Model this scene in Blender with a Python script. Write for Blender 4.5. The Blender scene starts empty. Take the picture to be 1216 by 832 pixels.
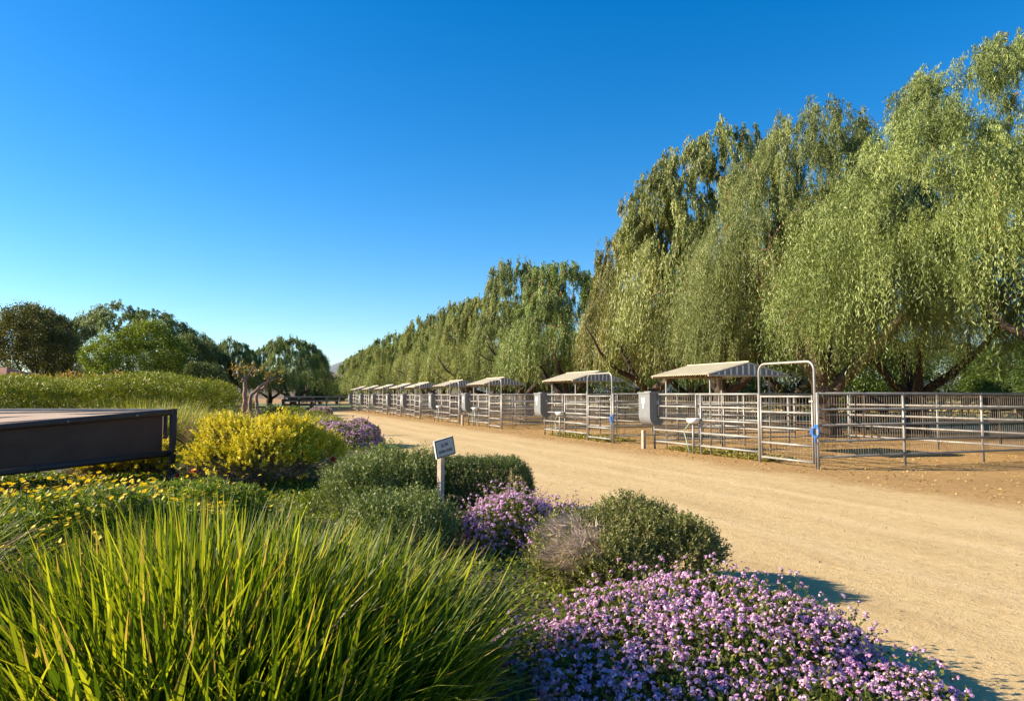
import bpy, math, random
import numpy as np
from mathutils import Vector, Matrix, Euler

random.seed(7)
RNG = np.random.default_rng(11)
sc = bpy.context.scene
C = sc.collection
R = math.radians

# ------------------------------------------------------------------ camera frame helpers
F, CX, CY, H, PITCH = 880.0, 608.0, 416.0, 1.55, R(3.45)

def ray(px, py):
    a = (px - CX) / F; b = (CY - py) / F
    return Vector((a, math.cos(PITCH) - b * math.sin(PITCH), math.sin(PITCH) + b * math.cos(PITCH)))

def at(px, py, Y):
    """world point that shows at photo pixel (px,py) at depth Y"""
    d = ray(px, py); k = Y / d.y
    return Vector((d.x * k, Y, H + d.z * k))

def gx(px, Y):
    return at(px, 469, Y).x

def hz(py, Y):
    return at(CX, py, Y).z

# road / pen frame: s runs along the road (away), t away from the road into the pens
P0 = Vector((6.4, 15.7, 0)); U = Vector((-.355, .935, 0)).normalized(); V = Vector((U.y, -U.x, 0))
PEN_ROT = math.atan2(V.y, V.x)

def W(s, t, z=0.0):
    p = P0 + U * s + V * t
    return Vector((p.x, p.y, z))

# ------------------------------------------------------------------ tagging
def tag(o, label=None, cat=None, group=None, kind=None):
    if label: o['label'] = label
    if cat: o['category'] = cat
    if group: o['group'] = group
    if kind: o['kind'] = kind
    return o

def empty(name, loc=(0, 0, 0), rz=0.0):
    o = bpy.data.objects.new(name, None); C.objects.link(o)
    o.location = loc; o.rotation_euler = (0, 0, rz); o.empty_display_size = .2
    return o

def thing(name, label, cat, loc=(0, 0, 0), rz=0.0, group=None):
    return tag(empty(name, loc, rz), label, cat, group)

def link(name, me, parent=None):
    o = bpy.data.objects.new(name, me); C.objects.link(o)
    if parent: o.parent = parent
    return o

def copy_tree(o, parent=None):
    c = o.copy(); C.objects.link(c)
    if parent: c.parent = parent
    for ch in list(o.children): copy_tree(ch, c)
    return c

# ------------------------------------------------------------------ materials
def new_mat(name):
    m = bpy.data.materials.new(name); m.use_nodes = True
    nt = m.node_tree; nt.nodes.clear()
    out = nt.nodes.new('ShaderNodeOutputMaterial')
    return m, nt, out

def N(nt, typ, **kw):
    n = nt.nodes.new(typ)
    for k, v in kw.items(): setattr(n, k, v)
    return n

def ramp(nt, stops, fac=None):
    r = N(nt, 'ShaderNodeValToRGB'); e = r.color_ramp.elements
    while len(e) < len(stops): e.new(.5)
    for i, (p, c) in enumerate(stops):
        e[i].position = p; e[i].color = (c[0], c[1], c[2], 1)
    if fac is not None: nt.links.new(fac, r.inputs[0])
    return r

def mixc(nt, a, b, fac, mode='MIX'):
    m = N(nt, 'ShaderNodeMix', data_type='RGBA', blend_type=mode)
    for sock, v in ((m.inputs[0], fac), (m.inputs[6], a), (m.inputs[7], b)):
        if hasattr(v, 'links'): nt.links.new(v, sock)
        elif isinstance(v, (tuple, list)): sock.default_value = (*v, 1)
        else: sock.default_value = v
    return m.outputs[2]

def noise(nt, vec, scale, detail=4, rough=.55):
    n = N(nt, 'ShaderNodeTexNoise'); n.inputs['Scale'].default_value = scale
    n.inputs['Detail'].default_value = detail; n.inputs['Roughness'].default_value = rough
    if vec is not None: nt.links.new(vec, n.inputs['Vector'])
    return n.outputs['Fac']

def math_n(nt, op, a, b=None, c=None, clamp=False):
    m = N(nt, 'ShaderNodeMath', operation=op, use_clamp=clamp)
    for i, v in enumerate((a, b, c)):
        if v is None: continue
        if hasattr(v, 'links'): nt.links.new(v, m.inputs[i])
        else: m.inputs[i].default_value = v
    return m.outputs[0]

def plain(name, col, rough=.6, metal=0.0, var=.15, scale=8.0, bump=0.0, col2=None):
    m, nt, out = new_mat(name)
    b = N(nt, 'ShaderNodeBsdfPrincipled'); b.inputs['Roughness'].default_value = rough; b.inputs['Metallic'].default_value = metal
    tc = N(nt, 'ShaderNodeTexCoord')
    n = noise(nt, tc.outputs['Object'], scale, 6, .65)
    c2 = col2 or tuple(c * (1 - 2 * var) for c in col)
    r = ramp(nt, [(.35, c2), (.65, col)], n)
    nt.links.new(r.outputs[0], b.inputs['Base Color'])
    if bump:
        bp = N(nt, 'ShaderNodeBump'); bp.inputs['Strength'].default_value = bump; bp.inputs['Distance'].default_value = .02
        nt.links.new(noise(nt, tc.outputs['Object'], scale * 4, 6, .7), bp.inputs['Height']); nt.links.new(bp.outputs[0], b.inputs['Normal'])
    nt.links.new(b.outputs[0], out.inputs[0])
    return m

def leaf(name, stops, trans=.4, rough=.5, spec=.3, tint=False, tcol=(1.25, 1.35, .6)):
    """stops over the per-leaf random attribute"""
    m, nt, out = new_mat(name)
    a = N(nt, 'ShaderNodeAttribute', attribute_name='rnd')
    col = ramp(nt, stops, a.outputs['Fac']).outputs[0]
    if tint:
        oi = N(nt, 'ShaderNodeObjectInfo')
        col = mixc(nt, col, oi.outputs['Color'], 1.0, 'MULTIPLY')
    b = N(nt, 'ShaderNodeBsdfPrincipled'); b.inputs['Roughness'].default_value = rough
    b.inputs['Specular IOR Level'].default_value = spec
    nt.links.new(col, b.inputs['Base Color'])
    t = N(nt, 'ShaderNodeBsdfTranslucent')
    nt.links.new(mixc(nt, col, tcol, 1.0, 'MULTIPLY'), t.inputs['Color'])
    mx = N(nt, 'ShaderNodeMixShader'); mx.inputs[0].default_value = trans
    nt.links.new(b.outputs[0], mx.inputs[1]); nt.links.new(t.outputs[0], mx.inputs[2])
    nt.links.new(mx.outputs[0], out.inputs[0])
    return m

# ------------------------------------------------------------------ mesh builders
class MB:
    def __init__(s): s.v = []; s.f = []
    def add(s, vs, fs):
        o = len(s.v); s.v += [tuple(v) for v in vs]; s.f += [tuple(i + o for i in f) for f in fs]
    def box(s, c, d, rot=None, ch=0.0):
        x, y, z = (k / 2 for k in d); M = rot or Matrix.Identity(3); c = Vector(c)
        vs = [c + M @ Vector((sx * x, sy * y, sz * z)) for sz in (-1, 1) for sy in (-1, 1) for sx in (-1, 1)]
        s.add(vs, [(0, 2, 3, 1), (4, 5, 7, 6), (0, 1, 5, 4), (2, 6, 7, 3), (0, 4, 6, 2), (1, 3, 7, 5)])
    def tube(s, path, r, n=8, caps=True):
        path = [Vector(p) for p in path]; m = len(path)
        rs = r if isinstance(r, (list, tuple)) else [r] * m
        rings = []; up = None
        for i, p in enumerate(path):
            d = (path[min(i + 1, m - 1)] - path[max(i - 1, 0)]).normalized()
            if up is None:
                up = Vector((0, 0, 1)) if abs(d.z) < .9 else Vector((1, 0, 0))
            a = d.cross(up).normalized(); up = a.cross(d).normalized()
            rings.append([p + (a * math.cos(2 * math.pi * k / n) + up * math.sin(2 * math.pi * k / n)) * rs[i] for k in range(n)])
        vs = [v for rg in rings for v in rg]; fs = []
        for i in range(m - 1):
            for k in range(n):
                fs.append((i * n + k, i * n + (k + 1) % n, (i + 1) * n + (k + 1) % n, (i + 1) * n + k))
        if caps:
            fs.append(tuple(range(n - 1, -1, -1))); fs.append(tuple((m - 1) * n + k for k in range(n)))
        s.add(vs, fs)
    def build(s, name, mat, parent=None, smooth=False):
        me = bpy.data.meshes.new(name); me.from_pydata(s.v, [], s.f); me.update()
        if smooth: me.polygons.foreach_set('use_smooth', [True] * len(me.polygons))
        if mat: me.materials.append(mat)
        return link(name, me, parent)

def quad_mesh(name, Q, rnd, mat):
    Q = np.ascontiguousarray(Q, dtype=np.float32).reshape(-1, 4, 3); n = len(Q)
    me = bpy.data.meshes.new(name)
    me.vertices.add(4 * n); me.vertices.foreach_set('co', Q.reshape(-1))
    me.loops.add(4 * n); me.loops.foreach_set('vertex_index', np.arange(4 * n, dtype=np.int32))
    me.polygons.add(n); me.polygons.foreach_set('loop_start', np.arange(n, dtype=np.int32) * 4)
    me.update(calc_edges=True)
    at_ = me.attributes.new('rnd', 'FLOAT', 'FACE'); at_.data.foreach_set('value', np.ascontiguousarray(rnd, dtype=np.float32))
    me.materials.append(mat)
    return me

def unit(a):
    return a / np.maximum(np.linalg.norm(a, axis=-1, keepdims=True), 1e-9)

def rdir(n, rng=RNG):
    return unit(rng.normal(size=(n, 3)))

def leaf_quads(P, D, Nn, L, Wd, mid=.45, fold=0.0):
    D = unit(D); S = unit(np.cross(D, Nn)); Nn = np.cross(S, D)
    L = np.asarray(L).reshape(-1, 1); Wd = np.asarray(Wd).reshape(-1, 1)
    m = P + D * L * mid + Nn * L * fold
    return np.stack([P, m + S * Wd * .5, P + D * L, m - S * Wd * .5], axis=1)

def shell(lobes, n, rng=RNG, up=-1.0, depth=(.85, 1.05), cull=.82, zmin=0.03):
    """points on the outside of a union of ellipsoids; lobes = (K,6) centre + radii"""
    lobes = np.asarray(lobes, dtype=float); Cc, Rr = lobes[:, :3], lobes[:, 3:]
    pr = (Rr[:, 0] * Rr[:, 1] + Rr[:, 0] * Rr[:, 2]); pr = pr / pr.sum()
    outP, outN, got = [], [], 0
    for _ in range(12):
        k = rng.choice(len(lobes), size=n * 2, p=pr); d = rdir(n * 2, rng)
        ok = d[:, 2] > up; k, d = k[ok], d[ok]
        p = Cc[k] + Rr[k] * d * rng.uniform(*depth, size=(len(k), 1))
        ok = p[:, 2] > zmin
        for j in range(len(lobes)):
            q = (((p - Cc[j]) / Rr[j]) ** 2).sum(1)
            ok &= (q > cull ** 2) | (k == j)
        p, nn = p[ok], unit(d[ok] / Rr[k[ok]])
        outP.append(p); outN.append(nn); got += len(p)
        if got >= n: break
    return np.concatenate(outP)[:n], np.concatenate(outN)[:n]

def mound(rx, ry, h, K=9, rng=RNG, bump=.32, low=.05):
    """ellipsoid half buried plus smaller lobes over it"""
    L = [(0, 0, h * low, rx * .84, ry * .84, h * .86)]
    for i in range(K):
        a = 2 * math.pi * (i + rng.uniform(-.3, .3)) / K * 1.0; e = rng.uniform(.1, 1.2); r = math.cos(e)
        f = rng.uniform(.7, 1.2) * bump
        L.append((rx * .78 * r * math.cos(a), ry * .78 * r * math.sin(a), h * (low + .72 * math.sin(e)), rx * f, ry * f, h * f * 1.0))
    return np.array(L)

def sprigs(P, D, l, M, nl, nw, rng=RNG, spread=.9, start=.1):
    """needle covered shoots"""
    n = len(P); D = unit(D); l = np.asarray(l).reshape(-1, 1)
    t = np.linspace(start, 1, M)[None, :, None] + rng.uniform(-.03, .03, size=(n, M, 1))
    base = P[:, None, :] + D[:, None, :] * l[:, None, :] * t
    rad = unit(np.cross(np.repeat(D[:, None, :], M, 1), rng.normal(size=(n, M, 3))))
    dd = unit(D[:, None, :] * .75 + rad * spread)
    nn = unit(np.cross(dd, rng.normal(size=(n, M, 3))))
    k = n * M
    return leaf_quads(base.reshape(k, 3), dd.reshape(k, 3), nn.reshape(k, 3), nl * rng.uniform(.7, 1.3, k), nw * rng.uniform(.8, 1.2, k))

def blades(P, az, lean, droop, L, w, K=7, rng=RNG):
    n = len(P); t = np.linspace(0, 1, K + 1)
    ang = lean[:, None] + droop[:, None] * t[None, :] ** 1.8
    seg = (L / K)[:, None]
    hr = np.cumsum(np.sin(ang) * seg, 1) - np.sin(ang[:, :1]) * seg
    vz = np.cumsum(np.cos(ang) * seg, 1) - np.cos(ang[:, :1]) * seg
    h = np.stack([np.cos(az), np.sin(az), np.zeros(n)], 1)
    pts = P[:, None, :] + h[:, None, :] * hr[:, :, None] + np.array([0, 0, 1.0])[None, None, :] * vz[:, :, None]
    tw = rng.uniform(-1.0, 1.0, n)
    side = np.stack([-np.sin(az + tw), np.cos(az + tw), np.zeros(n)], 1)
    ww = w[:, None] * np.clip(1 - t[None, :] ** 2.2, .04, 1) * (.75 + .25 * np.minimum(1, t[None, :] * 4))
    a = pts + side[:, None, :] * ww[:, :, None] * .5; b = pts - side[:, None, :] * ww[:, :, None] * .5
    return np.stack([a[:, :-1], b[:, :-1], b[:, 1:], a[:, 1:]], 2).reshape(-1, 4, 3)

# ------------------------------------------------------------------ material set
M = {}
M['steel'] = plain('galvanised_steel', (.36, .35, .33), .5, .25, .14, 3)
M['side_steel'] = plain('weathered_steel', (.36, .35, .335), .5, .25, .18, 3)
M['wire'] = plain('rusty_wire', (.30, .25, .20), .6, .2, .15, 9)
M['brown_pipe'] = plain('rusted_brown_pipe', (.10, .065, .045), .7, .1, .2, 4)
M['roof'] = plain('cream_roof_sheet', (.66, .58, .41), .5, 0, .06, 3)
M['gable'] = plain('grey_gable_sheet', (.20, .20, .21), .5, 0, .06, 3)
M['rib'] = plain('pale_rib', (.72, .70, .66), .5, 0, .03, 3)
M['bin'] = plain('grey_plastic', (.18, .19, .20), .45, 0, .06, 4)
M['bin_lid'] = plain('dark_grey_lid', (.22, .23, .24), .5, 0, .06, 4)
M['white'] = plain('white_paint', (.78, .78, .76), .5, 0, .03, 4)
M['ramp_dark'] = plain('dark_brown_metal', (.12, .05, .030), .85, 0, .12, 3, .1)
M['ramp_tube'] = plain('dark_brown_tube', (.085, .045, .034), .75, 0, .1, 5)
M['ramp_top'] = plain('tan_decking', (.52, .375, .25), .7, 0, .06, 2, .25)
M['wood'] = plain('bare_wood', (.50, .40, .30), .8, 0, .15, 6, .3)
M['dark_wood'] = plain('dark_stained_wood', (.06, .042, .032), .8, 0, .15, 6, .3)
M['bark'] = plain('rough_bark', (.135, .085, .055), .95, 0, .3, 5, 1.0)
M['dark_bark'] = plain('dark_bark', (.085, .058, .042), .95, 0, .3, 5, 1.0)
M['pale_bark'] = plain('peeling_pale_bark', (.36, .22, .16), .85, 0, .25, 8, .6)
M['twig'] = plain('dry_twig', (.24, .17, .12), .9, 0, .2, 10)
M['blue'] = plain('blue_rope', (.01, .16, .55), .6, 0, .1, 12)
M['green_hose'] = plain('pale_green_hose', (.30, .45, .33), .5, 0, .1, 12)
M['sign'] = plain('grey_sign_face', (.46, .42, .39), .55, 0, .04, 6)
M['sign_edge'] = plain('dark_sign_border', (.028, .022, .032), .5, 0, .1, 6)
M['ink'] = plain('black_ink', (.03, .025, .025), .5, 0, .05, 6)
M['horse'] = plain('dark_bay_coat', (.035, .02, .014), .5, 0, .2, 3)
M['horse_brown'] = plain('chestnut_coat', (.16, .05, .02), .5, 0, .2, 3)
M['mane'] = plain('black_horsehair', (.012, .01, .009), .6, 0, .2, 6)
M['rock'] = plain('tan_rock', (.42, .33, .24), .9, 0, .15, 5, .6)
M['tile_roof'] = plain('red_roof_tile', (.30, .13, .08), .8, 0, .15, 5)
M['stucco'] = plain('tan_stucco', (.42, .33, .24), .9, 0, .08, 5)

# pepper trees (tinted per tree through the object colour)
M['pepper'] = leaf('pepper_leaf', [(0, (.085, .105, .026)), (.45, (.175, .215, .06)), (.8, (.31, .355, .115)), (.955, (.43, .455, .17)), (.965, (.38, .11, .07)), (1, (.42, .14, .09))], .17, .5, .35, True)
M['broad'] = leaf('broad_leaf', [(0, (.09, .11, .04)), (.6, (.17, .20, .075)), (1, (.26, .27, .11))], .3, .5, .3, True)
M['grass_blade'] = leaf('strap_leaf', [(0, (.035, .075, .008)), (.45, (.11, .165, .013)), (.88, (.38, .41, .042)), (.94, (.34, .26, .10)), (1, (.42, .31, .16))], .45, .55, .25, False, (1.5, 1.38, .40))
M['golden_grass'] = leaf('golden_grass', [(0, (.15, .17, .03)), (.6, (.28, .27, .05)), (1, (.40, .33, .12))], .45, .5, .3)
M['pink_grass'] = leaf('pinkish_grass', [(0, (.22, .14, .10)), (.6, (.36, .24, .18)), (1, (.46, .34, .26))], .4, .6, .2)
M['lantana_leaf'] = leaf('lantana_leaf', [(0, (.05, .07, .015)), (.6, (.12, .15, .03)), (.9, (.22, .22, .045)), (1, (.32, .25, .05))], .35, .5, .35)
M['lantana_flower'] = leaf('lantana_flower', [(0, (.57, .28, .52)), (.5, (.74, .45, .67)), (.85, (.84, .62, .77)), (1, (.90, .78, .87))], .35, .6, .2, False, (1.05, .85, 1.1))
M['rosemary'] = leaf('rosemary_leaf', [(0, (.06, .085, .022)), (.6, (.18, .22, .058)), (1, (.36, .38, .13))], .2, .5, .35)
M['sage_bush'] = leaf('grey_green_leaf', [(0, (.075, .085, .024)), (.6, (.20, .20, .06)), (1, (.36, .33, .12))], .22, .55, .3)
M['clipped'] = leaf('clipped_leaf', [(0, (.04, .06, .016)), (.6, (.10, .135, .035)), (1, (.20, .23, .06))], .2, .5, .3)
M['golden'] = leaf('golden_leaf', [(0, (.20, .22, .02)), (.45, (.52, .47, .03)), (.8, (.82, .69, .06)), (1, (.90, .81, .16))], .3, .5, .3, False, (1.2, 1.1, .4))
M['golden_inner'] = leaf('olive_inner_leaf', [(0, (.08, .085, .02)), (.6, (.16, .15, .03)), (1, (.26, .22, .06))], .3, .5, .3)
M['dead'] = leaf('dry_twig_leaf', [(0, (.12, .085, .065)), (.6, (.24, .175, .14)), (1, (.36, .28, .22))], .1, .8, .1)
M['pale_dead'] = leaf('bleached_twig', [(0, (.34, .26, .22)), (.6, (.52, .42, .35)), (1, (.64, .54, .46))], .1, .8, .1)
M['daisy_leaf'] = leaf('daisy_leaf', [(0, (.065, .10, .012)), (.6, (.15, .21, .02)), (1, (.32, .35, .05))], .4, .45, .4)
M['daisy'] = leaf('yellow_petal', [(0, (.80, .54, .02)), (1, (.92, .74, .06))], .3, .5, .2, False, (1.1, 1., .5))
M['red'] = leaf('red_petal', [(0, (.5, .01, .01)), (1, (.65, .03, .02))], .2, .5, .2, False, (1, 1, 1))
M['hedge'] = leaf('hedge_leaf', [(0, (.11, .135, .012)), (.6, (.26, .275, .022)), (.95, (.40, .385, .035)), (1, (.44, .38, .06))], .2, .5, .3)
M['orange_shrub'] = leaf('orange_tipped_leaf', [(0, (.14, .13, .025)), (.5, (.32, .20, .05)), (1, (.48, .27, .09))], .35, .5, .3)
M['cover'] = leaf('ground_cover_leaf', [(0, (.055, .085, .010)), (.6, (.14, .18, .018)), (1, (.30, .31, .035))], .35, .5, .3)
M['hay'] = leaf('hay_straw', [(0, (.20, .17, .04)), (.6, (.34, .29, .08)), (1, (.45, .38, .15))], .3, .6, .2)
M['straw'] = leaf('dry_grass', [(0, (.30, .22, .08)), (.6, (.46, .35, .14)), (1, (.55, .44, .22))], .3, .6, .2)

# ------------------------------------------------------------------ ground materials
def sand_nodes(nt):
    g = N(nt, 'ShaderNodeNewGeometry'); pos = g.outputs['Position']
    def dotv(vec, off):
        d = N(nt, 'ShaderNodeVectorMath', operation='DOT_PRODUCT'); nt.links.new(pos, d.inputs[0]); d.inputs[1].default_value = vec
        return math_n(nt, 'SUBTRACT', d.outputs['Value'], off)
    t = dotv((V.x, V.y, 0), V.dot(P0)); s = dotv((U.x, U.y, 0), U.dot(P0))
    comb = N(nt, 'ShaderNodeCombineXYZ'); nt.links.new(t, comb.inputs[0]); nt.links.new(math_n(nt, 'MULTIPLY', s, .22), comb.inputs[1])
    streak = noise(nt, comb.outputs[0], 1.6, 6, .6)
    n1 = noise(nt, pos, .35, 4, .6); n2 = noise(nt, pos, 7, 8, .75); n3 = noise(nt, pos, 45, 4, .8)
    return pos, t, s, streak, n1, n2, n3

def ground_material(name, road):
    m, nt, out = new_mat(name)
    pos, t, s, streak, n1, n2, n3 = sand_nodes(nt)
    b = N(nt, 'ShaderNodeBsdfPrincipled'); b.inputs['Roughness'].default_value = .95; b.inputs['Specular IOR Level'].default_value = .1
    dirt = ramp(nt, [(.3, (.28, .165, .068)), (.5, (.39, .24, .102)), (.72, (.49, .32, .145))], n2).outputs[0]
    dirt = mixc(nt, dirt, (.24, .145, .07), math_n(nt, 'MULTIPLY', ramp(nt, [(.52, (0, 0, 0)), (.68, (1, 1, 1))], n1).outputs[0], .45))
    if road:
        sand = ramp(nt, [(.3, (.47, .335, .16)), (.5, (.565, .415, .21)), (.7, (.63, .48, .265))], n2).outputs[0]
        sand = mixc(nt, sand, (.36, .245, .12), math_n(nt, 'MULTIPLY', ramp(nt, [(.46, (0, 0, 0)), (.66, (1, 1, 1))], streak).outputs[0], .36))
        for tc_, wd in ((-5.9, .34), (-4.35, .34), (-3.2, .28)):
            dd_ = math_n(nt, 'ABSOLUTE', math_n(nt, 'SUBTRACT', math_n(nt, 'ADD', t, math_n(nt, 'MULTIPLY', math_n(nt, 'SUBTRACT', n1, .5), .9)), tc_))
            mr = N(nt, 'ShaderNodeMapRange', interpolation_type='SMOOTHSTEP'); nt.links.new(dd_, mr.inputs[0]); mr.inputs[1].default_value = wd; mr.inputs[2].default_value = 0
            sand = mixc(nt, sand, (.66, .50, .28), math_n(nt, 'MULTIPLY', math_n(nt, 'MULTIPLY', mr.outputs[0], n2), .95, clamp=True))
        # blend to the browner dirt near the pens and along the beds
        wob = math_n(nt, 'MULTIPLY', math_n(nt, 'SUBTRACT', noise(nt, pos, .8, 6, .7), .5), 2.2)
        tt = math_n(nt, 'ADD', t, wob)
        right = N(nt, 'ShaderNodeMapRange', interpolation_type='SMOOTHSTEP'); nt.links.new(tt, right.inputs[0])
        right.inputs[1].default_value = -2.1; right.inputs[2].default_value = -.7
        left = N(nt, 'ShaderNodeMapRange', interpolation_type='SMOOTHSTEP'); nt.links.new(tt, left.inputs[0])
        left.inputs[1].default_value = -7.2; left.inputs[2].default_value = -9.2
        f = math_n(nt, 'ADD', right.outputs[0], math_n(nt, 'MULTIPLY', left.outputs[0], .5), clamp=True)
        col = mixc(nt, sand, dirt, f)
    else:
        # pens and yard are dirt; the far ground is straw
        far = N(nt, 'ShaderNodeMapRange', interpolation_type='SMOOTHSTEP'); nt.links.new(t, far.inputs[0])
        far.inputs[1].default_value = 15; far.inputs[2].default_value = 26
        straw = ramp(nt, [(.3, (.26, .20, .09)), (.7, (.42, .33, .16))], n1).outputs[0]
        col = mixc(nt, dirt, straw, far.outputs[0])
    # grit, pebbles, leaf litter
    spk = ramp(nt, [(.30, (.55, .5, .45)), (.40, (1, 1, 1))], n3).outputs[0]
    col = mixc(nt, col, spk, .38, 'MULTIPLY')
    vo = N(nt, 'ShaderNodeTexVoronoi'); vo.inputs['Scale'].default_value = 9; nt.links.new(pos, vo.inputs['Vector'])
    peb = ramp(nt, [(.035, (.45, .4, .36)), (.06, (1, 1, 1))], vo.outputs['Distance']).outputs[0]
    col = mixc(nt, col, peb, .45, 'MULTIPLY')
    nt.links.new(col, b.inputs['Base Color'])
    bp = N(nt, 'ShaderNodeBump'); bp.inputs['Strength'].default_value = .55; bp.inputs['Distance'].default_value = .05
    hh = math_n(nt, 'ADD', math_n(nt, 'MULTIPLY', n2, .9), math_n(nt, 'ADD', math_n(nt, 'MULTIPLY', n3, .35), math_n(nt, 'MULTIPLY', streak, 1.0)))
    nt.links.new(hh, bp.inputs['Height']); nt.links.new(bp.outputs[0], b.inputs['Normal'])
    nt.links.new(b.outputs[0], out.inputs[0])
    return m

M['ground'] = ground_material('dry_dirt', False)
M['road'] = ground_material('sandy_road', True)
M['mulch'] = plain('dark_mulch', (.105, .075, .045), .95, 0, .3, 5, .8)
M['lawn'] = plain('short_green_grass', (.16, .19, .045), .9, 0, .2, .35)
M['hill'] = plain('dry_brush_hill', (.23, .17, .12), .95, 0, .25, .03)
M['hazed_hill'] = plain('haze_blue_ridge', (.16, .19, .22), .95, 0, .15, .004)  # distance haze is painted into the base colour as grey blue

def sheet(name, pts, z, mat, sub=0):
    me = bpy.data.meshes.new(name); me.from_pydata([(x, y, z) for x, y in pts], [], [tuple(range(len(pts)))]); me.update()
    me.materials.append(mat)
    return tag(link(name, me), kind='structure')

sheet('ground', [(-1500, -300), (1500, -300), (1500, 3200), (-1500, 3200)], 0, M['ground'])
rd = []
ss = np.linspace(-40, 78, 60)
road_L = [W(s, -10.6 + .25 * math.sin(s * .5)) for s in ss]; road_R = [W(s, -.15 + .1 * math.sin(s * .7)) for s in ss]
for s, c in ((88, 3.5), (97, 8), (106, 14.5)):        # bends off to the left at the far end
    road_L.append(W(s, -10.6 - c)); road_R.append(W(s + 3, -.15 - c))
me = bpy.data.meshes.new('road'); n_ = len(road_L)
me.from_pydata([(p.x, p.y, .004) for p in road_L + road_R], [], [(i, n_ + i, n_ + i + 1, i + 1) for i in range(n_ - 1)]); me.update()
me.materials.append(M['road']); tag(link('road', me), kind='structure')

def bed_edge(s): return -7.55 + .3 * math.sin(s * .55 + 1) + .15 * math.sin(s * 1.7) - 1.3 * min(1, max(0, (-5.5 - s) / 3))
bed = [W(s, bed_edge(s)) for s in np.linspace(-14, 46, 90)]
bp_ = [(p.x, p.y) for p in bed] + [(-34, 52), (-34, 2), (-3, -4)]
sheet('planting_bed', bp_, .008, M['mulch'])
sheet('lawn', [(W(-30, 24).x, W(-30, 24).y), (W(90, 24).x, W(90, 24).y), (W(90, 60).x, W(90, 60).y), (W(-30, 60).x, W(-30, 60).y)], .004, M['lawn'])

sheet('lawn', [(-60, 92), (-14, 92), (-22, 140), (-60, 140)], .004, M['lawn'])

def ridge(name, Y, x0, x1, prof, depth, mat, seed):
    rng = np.random.default_rng(seed); nx, ny = 90, 14
    vs = []; ph = rng.uniform(0, 6, 8)
    for j in range(ny):
        v = j / (ny - 1); env = math.sin(math.pi * v) ** .8 if 0 < v < 1 else 0
        for i in range(nx):
            x = x0 + (x1 - x0) * i / (nx - 1)
            h = prof(x) * (1 + .10 * math.sin(x * .11 * 300 / Y + ph[0] + 2 * v) + .06 * math.sin(x * .27 * 300 / Y + ph[1] + 5 * v))
            vs.append((x, Y + depth * v, h * env - .5))
    fs = [(j * nx + i, j * nx + i + 1, (j + 1) * nx + i + 1, (j + 1) * nx + i) for j in range(ny - 1) for i in range(nx - 1)]
    me = bpy.data.meshes.new(name); me.from_pydata(vs, [], fs); me.update(); me.polygons.foreach_set('use_smooth', [True] * len(fs))
    me.materials.append(mat); return tag(link(name, me), kind='structure')

ridge('hills', 330, -330, 300, lambda x: 3 + 11 * math.exp(-((x + 82) / 40) ** 2), 120, M['hill'], 1)
ridge('hills', 1700, -1400, 1200, lambda x: 40 + 48 * math.exp(-((x + 400) / 170) ** 2), 500, M['hazed_hill'], 2)

# ------------------------------------------------------------------ trees
def limb_path(p0, d, L, n, wob, rng, lift=0.0):
    pts = [Vector(p0)]; d = Vector(d).normalized()
    for i in range(n):
        d = (d + Vector(rng.normal(size=3)) * wob + Vector((0, 0, lift))).normalized()
        pts.append(pts[-1] + d * (L / n))
    return pts

def trunk_mesh(name, H_, r0, fork, limbs, mat, seed, extra=None, lean=(0, 0)):
    rng = np.random.default_rng(seed); mb = MB()
    top = Vector((lean[0] * fork, lean[1] * fork, fork))
    mid = top * .5 + Vector((rng.normal() * .08, rng.normal() * .08, 0))
    path = [Vector((0, 0, -.1)), Vector((0, 0, .15)) + mid * .05, mid * .55, mid, (mid + top) / 2, top, top + Vector((0, 0, .25))]
    mb.tube(path, [r0 * 1.55, r0 * 1.2, r0 * 1.02, r0 * .95, r0 * .98, r0 * .95, r0 * .5], 14)
    for i in range(limbs):
        a = 2 * math.pi * (i + rng.uniform(-.25, .25)) / limbs; e = rng.uniform(.5, 1.1)
        d = Vector((math.cos(a) * math.cos(e), math.sin(a) * math.cos(e), math.sin(e)))
        L = (H_ - fork) * rng.uniform(.55, .8); k = rng.uniform(.5, .7)
        p = limb_path(top - Vector((0, 0, .25)), d, L, 8, .16, rng, .06)
        mb.tube(p, [r0 * k * (1 - .88 * j / 8) for j in range(9)], 9)
        for q in (3, 5, 6):
            b = 2 * math.pi * rng.random()
            p2 = limb_path(p[q], (math.cos(b), math.sin(b), .5), L * .4, 5, .2, rng, .0)
            rr = r0 * k * (1 - .88 * q / 8) * .6
            mb.tube(p2, [rr * (1 - .85 * j / 5) for j in range(6)], 6)
    for (p, d, L, r) in (extra or []):
        pp = limb_path(p, d, L, 8, .12, rng, .05)
        mb.tube(pp, [r * (1 - .8 * j / 8) for j in range(9)], 10)
    o = mb.build(name, mat, None, True); me = o.data; bpy.data.objects.remove(o)
    return me

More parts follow.
